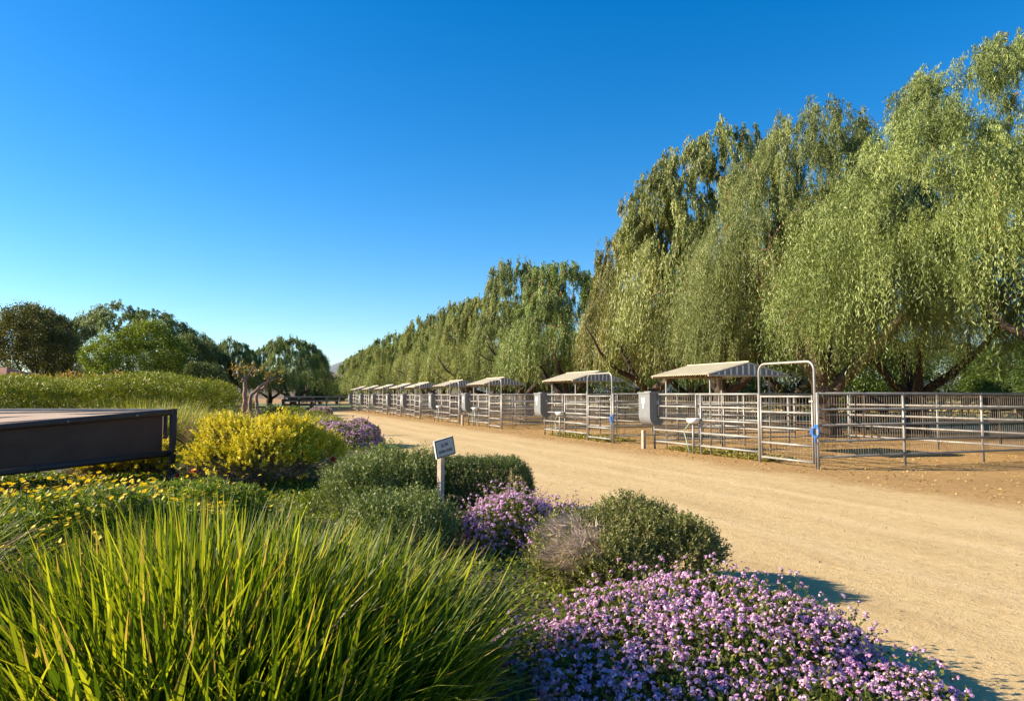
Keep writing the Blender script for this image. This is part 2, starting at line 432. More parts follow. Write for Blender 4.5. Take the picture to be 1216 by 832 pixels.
def pepper_crown(seed, Hc=12.0, Rc=5.0, clumps=330, strands=11, leaves=26, low=2.6, ll=(.13, .26), lw=(.026, .050)):
    rng = np.random.default_rng(seed); lobes = []
    K = 17
    for i in range(K):
        f = i / (K - 1); a = i * 2.4 + rng.uniform(-.5, .5)
        z = Hc * (.36 + .49 * f) + rng.uniform(-.6, .6)
        rr = Rc * .60 * max(.015, 1 - (max(0, f - .2) / .84) ** 2) ** .38 * rng.uniform(.65, 1.12)
        r = rng.uniform(1.55, 2.7) * (1.0 - .12 * f)
        lobes.append((rr * math.cos(a), rr * math.sin(a), z, r, r, r * rng.uniform(.75, 1.1)))
    lobes.append((0, 0, Hc * .52, Rc * .46, Rc * .46, Hc * .28))
    Cp, Cn = shell(lobes, clumps, rng, up=-.3, depth=(.82, 1.1), cull=.9, zmin=low + 1)
    n = len(Cp)
    tone = rng.uniform(0, 1, n)
    P = np.repeat(Cp, strands, 0) + rng.normal(size=(n * strands, 3)) * np.array([.11, .11, .25])
    Nn = np.repeat(Cn, strands, 0); tone = np.repeat(tone, strands)
    m = len(P)
    cl = np.repeat(rdir(n, rng), strands, 0) * .40
    out = unit(Nn * np.array([1, 1, .35]) + cl + rng.normal(size=(m, 3)) * .18 + np.array([0, 0, .25]))
    L = np.repeat(rng.uniform(.8, 2.0, n), strands) * rng.uniform(.75, 1.2, m) * np.clip(1.35 - P[:, 2] / Hc, .38, 1.0)
    longer = np.repeat(rng.random(n) < .82, strands) & (P[:, 2] < Hc * .62)
    L = np.where(longer, np.repeat(rng.uniform(1.8, 4.8, n), strands) * rng.uniform(.8, 1.15, m), L)
    L = np.minimum(L, np.maximum(.6, (P[:, 2] - low - rng.uniform(-.6, 1.3, m)) / .8))
    t = np.linspace(0.02, 1, leaves)[None, :, None]
    base = P[:, None, :] + out[:, None, :] * (L[:, None, None] * .40 * (1 - (1 - t) ** 2)) - np.array([0, 0, 1.0]) * (L[:, None, None] * .84 * t ** 1.4)
    base = base + rng.normal(size=base.shape) * .022
    k = m * leaves
    dd = unit(np.array([0, 0, -1.0]) * rng.uniform(.5, 1.3, (k, 1)) + rng.normal(size=(k, 3)) * .30)
    nn = unit(np.repeat(Nn, leaves, 0) * .9 + rdir(k, rng))
    Q = leaf_quads(base.reshape(k, 3), dd, nn, rng.uniform(*ll, k), rng.uniform(*lw, k))
    rnd = np.clip(np.repeat(tone, leaves) * .62 + rng.random(k) * .33, 0, .952)
    red = rng.random(m) < (.035 if seed == 103 else .005)
    rr = np.repeat(red, leaves) & (rng.random(k) < .8)
    rnd = np.where(rr, rng.uniform(.97, 1, k), rnd)
    return quad_mesh('crown', Q, rnd, M['pepper'])

pep_crowns = [pepper_crown(100 + i, clumps=(760, 700)[i], strands=(20, 16)[i], leaves=(36, 32)[i], ll=((.07, .15), (.08, .17))[i], lw=((.010, .021), (.012, .025))[i]) if i < 2 else pepper_crown(100 + i, clumps=430, strands=12) for i in range(5)]
pep_trunks = [trunk_mesh('trunk', 12, .40, 1.7, 4, M['dark_bark'], 200 + i, None, (.08 * (i - 1), .05)) for i in range(3)]
big_trunk = trunk_mesh('trunk', 12, .50, 1.9, 4, M['bark'], 231,
                       [((.05, -.1, 1.1), (.62, -.1, 1), 2.6, .24), ((-.1, -.05, 1.3), (-.1, -.1, 1), 5.5, .36), ((.0, 0, 1.6), (.3, -.1, 1), 4.5, .24)], (.05, 0))

ORD = ['first', 'second', 'third', 'fourth', 'fifth', 'sixth', 'seventh', 'eighth', 'ninth', 'tenth', 'eleventh', 'twelfth', 'thirteenth', 'fourteenth', 'fifteenth', 'sixteenth']

def pepper(loc, h, wid, variant, rz, label, tint, tr=None, rzt=None, group='weeping pepper trees behind the pens'):
    o = thing('pepper_tree', label, 'tree', loc, 0, group)
    t = link('trunk', tr or pep_trunks[variant % 3], o); k = h / 12.0; t.scale = (1, 1, k) if tr is None else (1, 1, 1)
    t.rotation_euler = (0, 0, rz if rzt is None else rzt)
    c = link('crown', pep_crowns[variant if variant < 2 else 2 + variant % 3], o); c.scale = (wid / 5.0, wid / 5.0, k); c.rotation_euler = (0, 0, rz); c.color = (*tint, 1)
    return o

row = [  # s, t, height, crown half width, tint, label
    (-.4, 9.6, 11.4, 6.6, (1.0, 1.04, .95), 'tallest pale green weeping pepper tree at the right edge of the photo'),
    (9.5, 9.3, 11.8, 4.7, (.97, .95, .95), 'weeping pepper tree on a thick forked trunk behind the nearest side fence'),
    (15.4, 9.2, 12.9, 4.4, (1.06, 1.0, .95), 'weeping pepper tree rising right behind the nearest shade shelter'),
    (21.4, 9.2, 12.2, 3.6, (1.15, .93, .88), 'reddish green weeping pepper tree with pink berries, left of the nearest shelter'),
    (31.5, 9.2, 10.5, 4.3, (.98, 1.05, .95), 'weeping pepper tree directly behind the second shade shelter'),
    (39.2, 9.2, 11.2, 4.1, (1.02, 1.0, .92), 'weeping pepper tree between the second and third shade shelters'),
    (47.0, 9.2, 10.2, 3.8, (1.22, 1.1, .9), 'weeping pepper tree behind the third shade shelter from the front'),
    (54.0, 9.2, 10.9, 3.8, (1.1, 1.08, .9), 'weeping pepper tree behind the fourth shade shelter from the front'),
    (62.0, 9.2, 9.8, 3.9, (1.16, 1.1, .92), 'eighth weeping pepper tree counted from the right along the pens'),
    (70.0, 9.2, 10.2, 4.0, (1.2, 1.1, .88), 'ninth weeping pepper tree counted from the right along the pens'),
    (79.0, 9.2, 9.4, 4.2, (1.12, 1.1, .9), 'tenth weeping pepper tree counted from the right along the pens'),
    (88.5, 9.2, 9.8, 4.3, (1.16, 1.1, .92), 'eleventh weeping pepper tree counted from the right along the pens'),
    (98.5, 9.2, 8.8, 4.4, (1.2, 1.1, .9), 'twelfth weeping pepper tree counted from the right, third from the far end'),
    (109, 9.2, 9.2, 4.5, (1.1, 1.08, .9), 'second to last weeping pepper tree at the far end of the row'),
    (120, 9.2, 8.6, 3.4, (1.0, 1.0, .9), 'last and smallest weeping pepper tree at the far end of the row'),
]
for i, (s, t, h, w, tint, lab) in enumerate(row):
    pepper(W(s, t), h, w, i, i * 1.7 + .4, lab, tint, big_trunk if i == 1 else None, -.35 if i == 1 else None)
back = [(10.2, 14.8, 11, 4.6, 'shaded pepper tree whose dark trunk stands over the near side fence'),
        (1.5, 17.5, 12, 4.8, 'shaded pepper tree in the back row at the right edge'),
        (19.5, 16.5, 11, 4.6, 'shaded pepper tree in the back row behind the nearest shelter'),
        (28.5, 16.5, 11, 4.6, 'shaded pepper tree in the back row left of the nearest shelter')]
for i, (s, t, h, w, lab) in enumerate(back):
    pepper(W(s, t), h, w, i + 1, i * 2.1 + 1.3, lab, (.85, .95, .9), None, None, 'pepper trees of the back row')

def broad_crown(seed, K=14, n=42000, size=.16, gap=.9, tall=1.0):
    """unit crown: radius ~1, height ~2, base at 0"""
    rng = np.random.default_rng(seed); lobes = [(0, 0, .95, .66, .66, .72)]
    for i in range(K):
        a = i * 2.4 + rng.uniform(-.4, .4); z = rng.uniform(.35, 1.75); r_ = math.sqrt(max(.05, 1 - ((z - .95) / 1.0) ** 2))
        rr = .68 * r_ * rng.uniform(.7, 1.08); q = rng.uniform(.24, .42)
        lobes.append((rr * math.cos(a), rr * math.sin(a), z, q, q, q * .9))
    Cp, Cn = shell(lobes, n // 30, rng, depth=(.78, 1.1), cull=gap, zmin=.02)
    k = len(Cp) * 30
    P = np.repeat(Cp, 30, 0) + rng.normal(size=(k, 3)) * .052
    D = unit(np.repeat(Cn, 30, 0) * .6 + rng.normal(size=(k, 3)) * .7 + np.array([0, 0, -.1]))
    Q = leaf_quads(P, D, rdir(k, rng), rng.uniform(.6, 1.3, k) * size * .3, rng.uniform(.6, 1.2, k) * size * .17, .5)
    rnd = np.clip(np.repeat(rng.random(len(Cp)), 30) * .5 + rng.random(k) * .5, 0, 1)
    return quad_mesh('crown', Q, rnd, M['broad'])

br_crowns = [broad_crown(300 + i, 14 + 3 * i, size=.15 if i < 3 else .19) for i in range(4)]
br_trunks = [trunk_mesh('trunk', 6, .26, 1.2, 4, M['dark_bark'], 320 + i) for i in range(2)]

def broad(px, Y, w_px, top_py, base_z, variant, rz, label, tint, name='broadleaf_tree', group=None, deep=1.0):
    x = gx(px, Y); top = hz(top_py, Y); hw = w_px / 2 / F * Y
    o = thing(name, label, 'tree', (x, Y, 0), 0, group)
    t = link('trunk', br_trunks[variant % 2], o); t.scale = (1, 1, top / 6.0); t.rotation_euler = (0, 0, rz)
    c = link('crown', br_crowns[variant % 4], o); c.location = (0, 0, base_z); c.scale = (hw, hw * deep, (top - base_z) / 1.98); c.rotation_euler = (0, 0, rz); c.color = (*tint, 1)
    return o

GL = 'trees beyond the hedge'
broad(38, 62, 108, 366, .3, 0, .3, 'dark brown leaved tree at the far left above the hedge', (.62, .54, .40), group=GL)
broad(52, 74, 60, 358, 4, 3, 1.3, 'thin topped tree poking above the dark brown leaved tree', (.9, .8, .8), group=GL)
def far_pepper(px, Y, w_px, top_py, v, label, tint):
    pepper(Vector((gx(px, Y), Y, 0)), hz(top_py, Y), w_px / 2 / F * Y, v, v * 1.1 + .5, label, tint, None, None, 'drooping trees beyond the hedge')
far_pepper(152, 80, 176, 363, 3, 'widest grey green drooping tree left of centre, behind the bright green one', (.95, .98, 1.05))
broad(160, 58, 112, 388, .4, 2, .9, 'bright green tree in front of the widest grey green tree', (1.0, 1.08, .28), group=GL)
broad(222, 72, 74, 398, .4, 0, 3.9, 'dark green tree on the right shoulder of the widest tree', (.62, .7, .6), group=GL)
broad(255, 86, 50, 404, .4, 3, 2.2, 'dark slim tree left of the gap in the far trees', (.7, .75, .7), group=GL)
far_pepper(276, 90, 62, 402, 3, 'small grey green tree behind the bare pollarded tree', (.8, .9, .85))
far_pepper(320, 95, 66, 404, 4, 'tall far tree behind the right branch of the bare pollarded tree', (.75, .85, .75))
far_pepper(350, 84, 84, 403, 2, 'olive green tree on dark trunks behind the brown rail fence', (.95, 1.0, .85))
broad(371, 96, 46, 418, .3, 0, 4.4, 'darkest tree right of the olive green tree', (.5, .56, .5), group=GL)
broad(400, 128, 34, 452, .2, 1, 2.0, 'low dark tree at the end of the road', (.5, .56, .5), group=GL)
broad(380, 120, 30, 444, .2, 2, 3.0, 'low dark shrubby tree left of the end of the road', (.5, .56, .5), group=GL)
broad(232, 64, 70, 424, .2, 1, 1.0, 'low dark tree between the bright green tree and the bare tree', (.55, .62, .5), group=GL)
GR = 'trees far behind the pens'
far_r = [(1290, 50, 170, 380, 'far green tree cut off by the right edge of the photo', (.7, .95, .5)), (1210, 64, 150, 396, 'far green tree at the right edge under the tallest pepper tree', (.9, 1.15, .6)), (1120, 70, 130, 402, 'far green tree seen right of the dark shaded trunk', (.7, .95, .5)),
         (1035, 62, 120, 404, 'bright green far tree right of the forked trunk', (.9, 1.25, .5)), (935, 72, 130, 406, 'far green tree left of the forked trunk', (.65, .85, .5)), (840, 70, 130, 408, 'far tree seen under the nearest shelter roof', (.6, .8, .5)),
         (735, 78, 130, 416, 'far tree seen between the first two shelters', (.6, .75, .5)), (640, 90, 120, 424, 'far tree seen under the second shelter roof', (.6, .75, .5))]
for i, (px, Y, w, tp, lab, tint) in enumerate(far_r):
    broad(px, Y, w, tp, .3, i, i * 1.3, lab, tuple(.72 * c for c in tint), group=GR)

# ------------------------------------------------------------------ pens
RAILS = (.25, .58, .92, 1.25, 1.585)

def horizontal_panel(mb, a, b, rails, r=.026, posts=None, post_r=.028, foot=0.0, rise=0.0):
    a, b = Vector(a), Vector(b)
    for z in rails:
        mb.tube([a + Vector((0, 0, z)), b + Vector((0, 0, z))], r, 8)
    L = (b - a).length
    for q in posts or ():
        p = a.lerp(b, q / L); mb.tube([p + Vector((0, 0, foot)), p + Vector((0, 0, rails[-1] + rise))], post_r, 8)

def wire(mb, a, b, z0, z1, dx=.055, dz=.11, w=.0042, off=(0, 0, 0)):
    a, b = Vector(a) + Vector(off), Vector(b) + Vector(off); L = (b - a).length; d = (b - a) / L; nrm = Vector((-d.y, d.x, 0))
    rot = Matrix((d, nrm, Vector((0, 0, 1)))).transposed()
    n = int(L / dx)
    for i in range(n + 1):
        p = a + d * (i * L / n); mb.box(p + Vector((0, 0, (z0 + z1) / 2)), (w, w, z1 - z0), rot)
    m = max(1, int((z1 - z0) / dz))
    for j in range(m + 1):
        mb.box((a + b) / 2 + Vector((0, 0, z0 + (z1 - z0) * j / m)) + nrm * w, (L, w, w), rot)

def hoop_path(s0, s1, top, r=.2):
    p = [(0, s0, 0), (0, s0, top - r)]
    for k in range(1, 7):
        a = math.pi / 2 * k / 6; p.append((0, s0 + r - r * math.cos(a), top - r + r * math.sin(a)))
    for k in range(0, 7):
        a = math.pi / 2 * k / 6; p.append((0, s1 - r + r * math.sin(a), top - r + r * math.cos(a)))
    p.append((0, s1, 0)); return p

PENS = [(0, 6.35), (8.9, 14.4), (19.4, 24.3), (26.1, 31.2), (34.9, 39.0), (40.7, 44.4), (45.7, 50.7), (54, 57.1), (59.7, 63.9)]
NEAR = ['nearest', 'second', 'third', 'fourth', 'fifth', 'sixth', 'seventh', 'eighth', 'farthest']
DEPTH = 7.3

def make_pen(i, s0, s1):
    L = s1 - s0; near = i < 3
    o = thing('horse_pen', f'{NEAR[i]} galvanised pipe horse pen with hooped gate, counted from the right', 'horse pen', W(s0, 0), PEN_ROT, 'pipe horse pens along the road')
    g1 = min(1.76, L * .34)
    # gate hoop
    h = MB(); h.tube(hoop_path(0, g1, 2.27), .027, 10); h.build('gate_hoop', M['steel'], o, True)
    # gate leaf
    g = MB(); zs = (.13, .47, .82, 1.17, 1.52)
    for z in zs: g.tube([(0, .075, z), (0, g1 - .06, z)], .023, 8)
    for s in (.075, g1 - .06): g.tube([(0, s, .10), (0, s, 1.55)], .024, 8)
    gt = g.build('gate', M['steel'], o, True)
    k = MB(); k.box((-.03, .07, 1.42), (.03, .12, .04)); k.tube([(-.03, .02, 1.42), (-.03, .13, 1.42)], .012, 6); k.build('latch', M['steel'], gt)
    # front panel in two sections
    m = MB(); sm = g1 + (L - g1) * .53
    horizontal_panel(m, (0, g1, 0), (0, sm - .09, 0), (.23, .56, .9, 1.24, 1.575), posts=[.03, sm - .12 - g1])
    m.tube([(0, sm - .09, 0), (0, sm - .09, .9)], .023, 8)
    m.build('front_panel', M['steel'], o, True)
    m = MB()
    for z in (.23, .56): m.tube([(0, sm - .09, z), (0, L, z)], .023, 8)
    for z in (.9, 1.24, 1.575): m.tube([(0, sm + .09, z), (0, L - .22, z)], .023, 8)
    m.tube([(0, sm - .09, 1.575), (0, sm + .09, 1.575)], .023, 8)
    m.tube([(0, sm + .09, .9), (0, sm + .09, 1.575)], .023, 8); m.tube([(0, L - .22, .9), (0, L - .22, 1.575)], .023, 8)
    m.tube([(0, L, 0), (0, L, .585)], .027, 8); m.tube([(0, L - .22, 1.575), (0, L - .22, 1.62)], .023, 8)
    m.build('front_panel', M['steel'], o, True)
    # side panels running back from the road
    for s, nm in ((-.07, 0), (L, 1)):
        m = MB(); horizontal_panel(m, (0, s, 0), (DEPTH, s, 0), RAILS, posts=[0, 2.42, 4.86, DEPTH], post_r=.03, rise=.02)
        m.build('side_panel', M['side_steel'], o, True)
    m = MB(); horizontal_panel(m, (DEPTH, -.07, 0), (DEPTH, L, 0), RAILS, posts=[0, L * .5, L])
    m.build('back_panel', M['side_steel'], o, True)
    if near:
        w = MB(); dx = .07 if i == 0 else .095
        for s in (-.07,) if i == 0 else (-.07, L):
            wire(w, (0, s, 0), (DEPTH, s, 0), .27, 1.56, dx, .32, .0048, (0, -.035 if s < 0 else .035, 0))
        wire(w, (.035, g1, 0), (.035, L - .22, 0), .25, 1.55, dx * 1.4, .16, .0045)
        wire(w, (.035, .1, 0), (.035, g1 - .09, 0), .15, 1.5, dx * 1.4, .16, .0045)
        w.build('wire_mesh', M['wire'], o)
    else:
        w = MB()
        for s in (0, L): wire(w, (0, s, 0), (DEPTH, s, 0), .27, 1.56, .2, .45, .012, (0, .035, 0))
        wire(w, (.035, g1, 0), (.035, L - .22, 0), .25, 1.55, .2, .32, .010); wire(w, (DEPTH - .035, 0, 0), (DEPTH - .035, L, 0), .27, 1.56, .16, .32, .02)
        w.build('wire_mesh', M['wire'], o)
    return o

def make_shelter(i, s0, s1):
    L = s1 - s0; hi = s1 - .2; ln = 2.45; lo = hi - ln; dp = 2.2 if i == 0 else 1.8
    o = thing('shade_shelter', f'{NEAR[i]} gabled shade shelter of cream sheet metal over its pen, counted from the right', 'shelter', W(lo, .06), PEN_ROT, 'shade shelters over the pens')
    eave, rdg = 2.10, 2.42
    for x in (.0, dp - .3):
        for y in (.12, ln - .25):
            m = MB(); m.tube([(x + .06, y, 0), (x + .06, y, eave + .02)], .023, 8); m.build('post', M['steel'], o, True)
    # corrugated slopes: ridge runs along s
    def slope(x0, z0, x1, z1, name):
        m = MB(); nw = 26 if i < 4 else 10; prof = []
        for k in range(nw * 4 + 1):
            y = -.18 + (ln + .30) * k / (nw * 4); prof.append((y, .012 * (1 if k % 4 in (1, 2) else -1)))
        vs = []; 
        for (x, z) in ((x0, z0), (x1, z1)):
            for y, d in prof: vs.append((x, y, z + d))
        for (x, z) in ((x0, z0), (x1, z1)):
            for y, d in prof: vs.append((x, y, z + d - .012))
        n = len(prof); fs = []
        for k in range(n - 1):
            fs.append((k, k + 1, n + k + 1, n + k)); fs.append((2 * n + k, 3 * n + k, 3 * n + k + 1, 2 * n + k + 1))
            fs.append((k, 2 * n + k, 2 * n + k + 1, k + 1)); fs.append((n + k, n + k + 1, 3 * n + k + 1, 3 * n + k))
        fs.append((0, n, 3 * n, 2 * n)); fs.append((n - 1, 3 * n - 1, 4 * n - 1, 2 * n - 1))
        m.add(vs, fs); return m.build(name, M['roof'], o)
    xl, xr, xc = -.22, dp + .12, dp / 2 - .05
    slope(xl, eave, xc, rdg, 'roof'); slope(xc + .001, rdg, xr, eave, 'roof')
    m = MB(); m.tube([(xc, -.2, rdg + .012), (xc, ln + .14, rdg + .008)], .016, 6); m.build('ridge_cap', M['roof'], o)
    for y, nm in ((-.165, 'near'), (ln + .07, 'far')):
        g = MB(); z0 = eave - .02
        f = [(xl + .15, z0), (xr - .15, z0), (xr - .15, z0 + .03), (xc, rdg - .03), (xl + .15, z0 + .03)]
        vs = [(x, y - .01, z) for x, z in f] + [(x, y + .01, z) for x, z in f]
        g.add(vs, [(0, 1, 2, 3, 4), (9, 8, 7, 6, 5)] + [(k, (k + 1) % 5 + 0, (k + 1) % 5 + 5, k + 5) for k in range(5)])
        nf = len(g.f)
        for k in range(1, 12):
            x = xl + .15 + (xr - xl - .3) * k / 12; zt = eave + (rdg - eave) * (1 - abs(x - xc) / (xc - xl)) - .045
            if zt - z0 > .05: g.box((x, y - .022, (z0 + zt) / 2), (.045, .024, zt - z0))
        ge = g.build('gable', M['gable'], o); ge.data.materials.append(M['rib'])
        ge.data.polygons.foreach_set('material_index', [0] * nf + [1] * (len(g.f) - nf))
        r = MB(); r.box(((xl + xr) / 2, y - .03, z0 - .022), (xr - xl, .05, .045)); r.build('fascia', M['wood'], ge)
    return o

def make_bin():
    o = thing('feed_bin', 'x', 'feed bin')
    m = MB(); w, d, ht, r = .50, .62, .92, .25
    pr = [(-r, ht), (-r, r)] + [(-r * math.cos(a), r - r * math.sin(a)) for a in np.linspace(.15, math.pi - .15, 13)] + [(r, r), (r, ht)]
    n = len(pr); vs = [(x, -d / 2, z) for x, z in pr] + [(x, d / 2, z) for x, z in pr]
    fs = [tuple(range(n)), tuple(range(2 * n - 1, n - 1, -1))] + [(k, k + n, (k + 1) % n + n, (k + 1) % n) for k in range(n)]
    m.add(vs, fs); m.build('body', M['bin'], o)
    m = MB(); m.box((0, 0, ht + .02), (w + .05, d + .05, .035)); m.box((0, -.02, ht + .05), (w * .6, d * .6, .03)); m.build('lid', M['bin_lid'], o)
    m = MB(); m.box((-r - .004, .05, .72), (.006, .2, .15)); m.build('label_plate', M['white'], o)
    m = MB(); m.box((-r - .004, .05, .55), (.006, .07, .12)); m.build('label_plate', M['white'], o)
    m = MB()
    for a in range(5):                                   # pale emblem on the end
        t = a * 2 * math.pi / 5; m.box((.02 + .035 * math.cos(t), -d / 2 - .003, .66 + .04 * math.sin(t)), (.03, .006, .03))
    m.build('emblem', M['white'], o)
    m = MB(); m.tube([(r * .4, d * .3, 0.05), (r * .4, d * .3, -.18), (r + .1, d * .3, -.22)], .015, 6); m.build('bracket', M['side_steel'], o)
    return o

pens = []
binp = make_bin()
for i, (s0, s1) in enumerate(PENS):
    pens.append(make_pen(i, s0, s1)); make_shelter(i, s0, s1)
    b = binp if i == 0 else copy_tree(binp)
    b.location = W(s1 + .12, -.02, .68); b.rotation_euler = (0, 0, PEN_ROT)
    b['label'] = f'grey round bottomed feed bin at the far corner of the {NEAR[i]} pen from the right'; b['group'] = 'feed bins on the pen corners'
    if i < 4:   # small automatic waterer on the front panel
        L = s1 - s0; g1 = min(1.76, L * .34); sm = g1 + (L - g1) * .53
        o = thing('water_bowl', f'small pale drinking bowl on a pipe, front of the {NEAR[i]} pen from the right', 'waterer', W(s0 + sm, -.16), PEN_ROT, 'drinking bowls on the pens')
        m = MB(); pr = [(.0, .80), (.10, .81), (.145, .86), (.16, .94), (.14, .945), (.12, .88), (0, .85)]
        for k in range(16):
            pass
        n = 16; vs = [(r_ * math.cos(2 * math.pi * k / n), r_ * 1.35 * math.sin(2 * math.pi * k / n), z) for r_, z in pr for k in range(n)]
        m.add(vs, [(a * n + k, a * n + (k + 1) % n, (a + 1) * n + (k + 1) % n, (a + 1) * n + k) for a in range(len(pr) - 1) for k in range(n)])
        m.build('bowl', M['white'], o, True)
        m = MB(); m.tube([(0, 0, .02), (0, 0, .82)], .028, 8); m.build('pipe', M['side_steel'], o, True)
        m = MB(); m.tube([(-.03, .1, .82), (-.05, .28, .66), (-.04, .36, .58), (-.06, .2, .3), (-.08, .06, .02)], .014, 6); m.build('hose', M['green_hose'], o, True)

# blue rope coils on two gate posts
def rope(loc, label):
    m = MB()
    for k in range(4):
        a0 = k * .7; p = []
        for j in range(22):
            a = 2 * math.pi * j / 21
            p.append((.02 * math.sin(a * 2 + a0), (.115 + .012 * k) * math.sin(a) + .01 * k, (.165 - .014 * k) * math.cos(a) - .012 * k))
        m.tube(p, .013, 6)
    m.tube([(0, .03, -.1), (.01, .05, -.25), (0, .02, -.33)], .016, 6)
    o = m.build('rope_coil', M['blue'], None, True); o.location = loc; o.rotation_euler = (0, 0, PEN_ROT); o.scale = (.8, .8, .8)
    tag(o, label, 'rope', 'blue ropes on gate posts')
rope(W(-.08, -.06, .80), 'coiled blue rope hung on the gate post of the nearest pen')
rope(W(8.82, -.06, .80), 'coiled blue rope hung on the gate post of the second pen')

for i in (0, 2):
    s1 = PENS[i][1]; m = MB(); m.box((0, 0, .26), (.10, .09, .52)); m.box((0, 0, .53), (.08, .07, .02))
    o = m.build('wooden_stake', M['wood']); o.location = W(s1 + .12, -.3); o.rotation_euler = (0, 0, PEN_ROT + .2)
    tag(o, f'short pale wooden stake under the feed bin of the {NEAR[i]} pen', 'stake', 'stakes by the pens')

# alley rails between neighbouring pens and back row of rusty pipe fence
for i, (a, b) in enumerate(((6.35, 8.8), (14.4, 19.3), (24.3, 26.0))):
    m = MB(); horizontal_panel(m, (3.2, a + .05, 0), (3.2, b - .05, 0), RAILS, posts=[0, (b - a) / 2, b - a - .1], post_r=.03)
    o = m.build('pipe_rail_fence', M['side_steel'], None, True); o.location = W(0, 0); o.rotation_euler = (0, 0, PEN_ROT)
    tag(o, f'short pipe rail fence closing the alley behind the {NEAR[i]} feed bin', 'fence', 'pipe fences closing the alleys')

fp = thing('brown_pipe_fence', 'x', 'fence', group='rusty pipe fences of the back paddocks')
m = MB(); horizontal_panel(m, (0, 0, 0), (0, 7.9, 0), (.35, .75, 1.15, 1.5), .03); m.build('rail_panel', M['brown_pipe'], fp, True)
for s in (0, 2.6, 5.2):
    m = MB(); m.tube([(0, s + .04, 0), (0, s + .04, 1.55)], .04, 8); m.build('post', M['brown_pipe'], fp, True)
fences = [(-9, 11.4, 0, 'beyond the right edge of the nearest pen'), (-1, 11.4, 0, 'behind the nearest pen'), (7, 11.4, 0, 'left of the thick forked trunk'), (15, 11.4, 0, 'behind the second pen'),
          (23, 11.4, 0, 'behind the third pen'), (31, 11.4, 0, 'behind the fourth pen'), (39, 11.4, 0, 'behind the fifth pen'),
          (-6, 20.5, 0, 'far behind the two dark horses'), (2, 20.5, 0, 'far behind the nearest pen'), (10, 20.5, 0, 'far behind the thick forked trunk'), (18, 20.5, 0, 'far behind the second pen'),
          (0, 20.3, 1, 'crossing the paddock right of the dark horses'), (13, 20.3, 1, 'crossing the paddock left of the dark horses')]
for i, (s, t, cross, lab) in enumerate(fences):
    o = fp if i == 0 else copy_tree(fp)
    o.location = W(s, t); o.rotation_euler = (0, 0, PEN_ROT + (math.pi / 2 if cross else 0)); o['label'] = 'rusty brown pipe fence ' + lab

# ------------------------------------------------------------------ horses
def horse_mesh(name, mat):
    # x forward, z up; one skinned figure
    J = {'pelvis': (-.62, 0, 1.30, .24, .30), 'loin': (-.28, 0, 1.27, .25, .31), 'barrel': (.08, 0, 1.20, .28, .36), 'chest': (.45, 0, 1.22, .25, .35), 'shoulder': (.68, 0, 1.28, .18, .28),
         'neck1': (.90, 0, 1.42, .12, .20), 'neck2': (1.12, 0, 1.46, .10, .15), 'poll': (1.36, 0, 1.44, .085, .11), 'cheek': (1.50, 0, 1.30, .085, .12), 'nose': (1.68, 0, 1.08, .06, .075), 'muzzle': (1.74, 0, .98, .055, .06),
         'dock': (-.86, 0, 1.34, .08, .08), 'tail1': (-.98, 0, 1.12, .06, .06), 'tail2': (-1.02, 0, .78, .07, .07), 'tail3': (-1.0, 0, .5, .03, .03)}
    E = [('pelvis', 'loin'), ('loin', 'barrel'), ('barrel', 'chest'), ('chest', 'shoulder'), ('shoulder', 'neck1'), ('neck1', 'neck2'), ('neck2', 'poll'), ('poll', 'cheek'), ('cheek', 'nose'), ('nose', 'muzzle'),
         ('pelvis', 'dock'), ('dock', 'tail1'), ('tail1', 'tail2'), ('tail2', 'tail3')]
    for sd in (-1, 1):
        y = .17 * sd; q = str(sd)
        J.update({'hip' + q: (-.66, y * .9, 1.12, .17, .2), 'stifle' + q: (-.50, y, .92, .12, .14), 'hock' + q: (-.80, y, .56, .055, .065), 'hfet' + q: (-.76, y, .18, .04, .04), 'hhoof' + q: (-.70, y, .03, .06, .06),
                  'elbow' + q: (.48, y, .92, .10, .12), 'knee' + q: (.52, y, .52, .055, .06), 'ffet' + q: (.52, y, .17, .04, .04), 'fhoof' + q: (.57, y, .03, .06, .06), 'ear' + q: (1.34, .07 * sd, 1.60, .02, .03)})
        E += [('pelvis', 'hip' + q), ('hip' + q, 'stifle' + q), ('stifle' + q, 'hock' + q), ('hock' + q, 'hfet' + q), ('hfet' + q, 'hhoof' + q),
              ('chest', 'elbow' + q), ('elbow' + q, 'knee' + q), ('knee' + q, 'ffet' + q), ('ffet' + q, 'fhoof' + q), ('poll', 'ear' + q)]
    ks = list(J); me = bpy.data.meshes.new(name); me.from_pydata([J[k][:3] for k in ks], [(ks.index(a), ks.index(b)) for a, b in E], [])
    o = bpy.data.objects.new(name, me); C.objects.link(o)
    o.modifiers.new('s', 'SKIN')
    for k, v in zip(ks, me.skin_vertices[0].data):
        v.radius = (J[k][3], J[k][4]); v.use_root = k == 'pelvis'
    sd_ = o.modifiers.new('d', 'SUBSURF'); sd_.levels = sd_.render_levels = 2
    dg = bpy.context.evaluated_depsgraph_get(); dg.update()
    res = bpy.data.meshes.new_from_object(o.evaluated_get(dg)); bpy.data.objects.remove(o)
    res.materials.clear(); res.materials.append(mat); res.polygons.foreach_set('use_smooth', [True] * len(res.polygons))
    return res
def mane(parent):
    m = MB()
    for k in range(26):
        f = k / 25; x = .78 + .58 * f; z = 1.63 - .06 * math.sin(f * 3) - .02 * f
        m.box((x, -.06 + .004 * (k % 3), z - .10), (.03, .02, .22), Euler((R(18), R(8 * math.sin(k)), 0)).to_matrix())
    m.build('mane', M['mane'], parent)
hm, hb = horse_mesh('body', M['horse']), horse_mesh('body', M['horse_brown'])
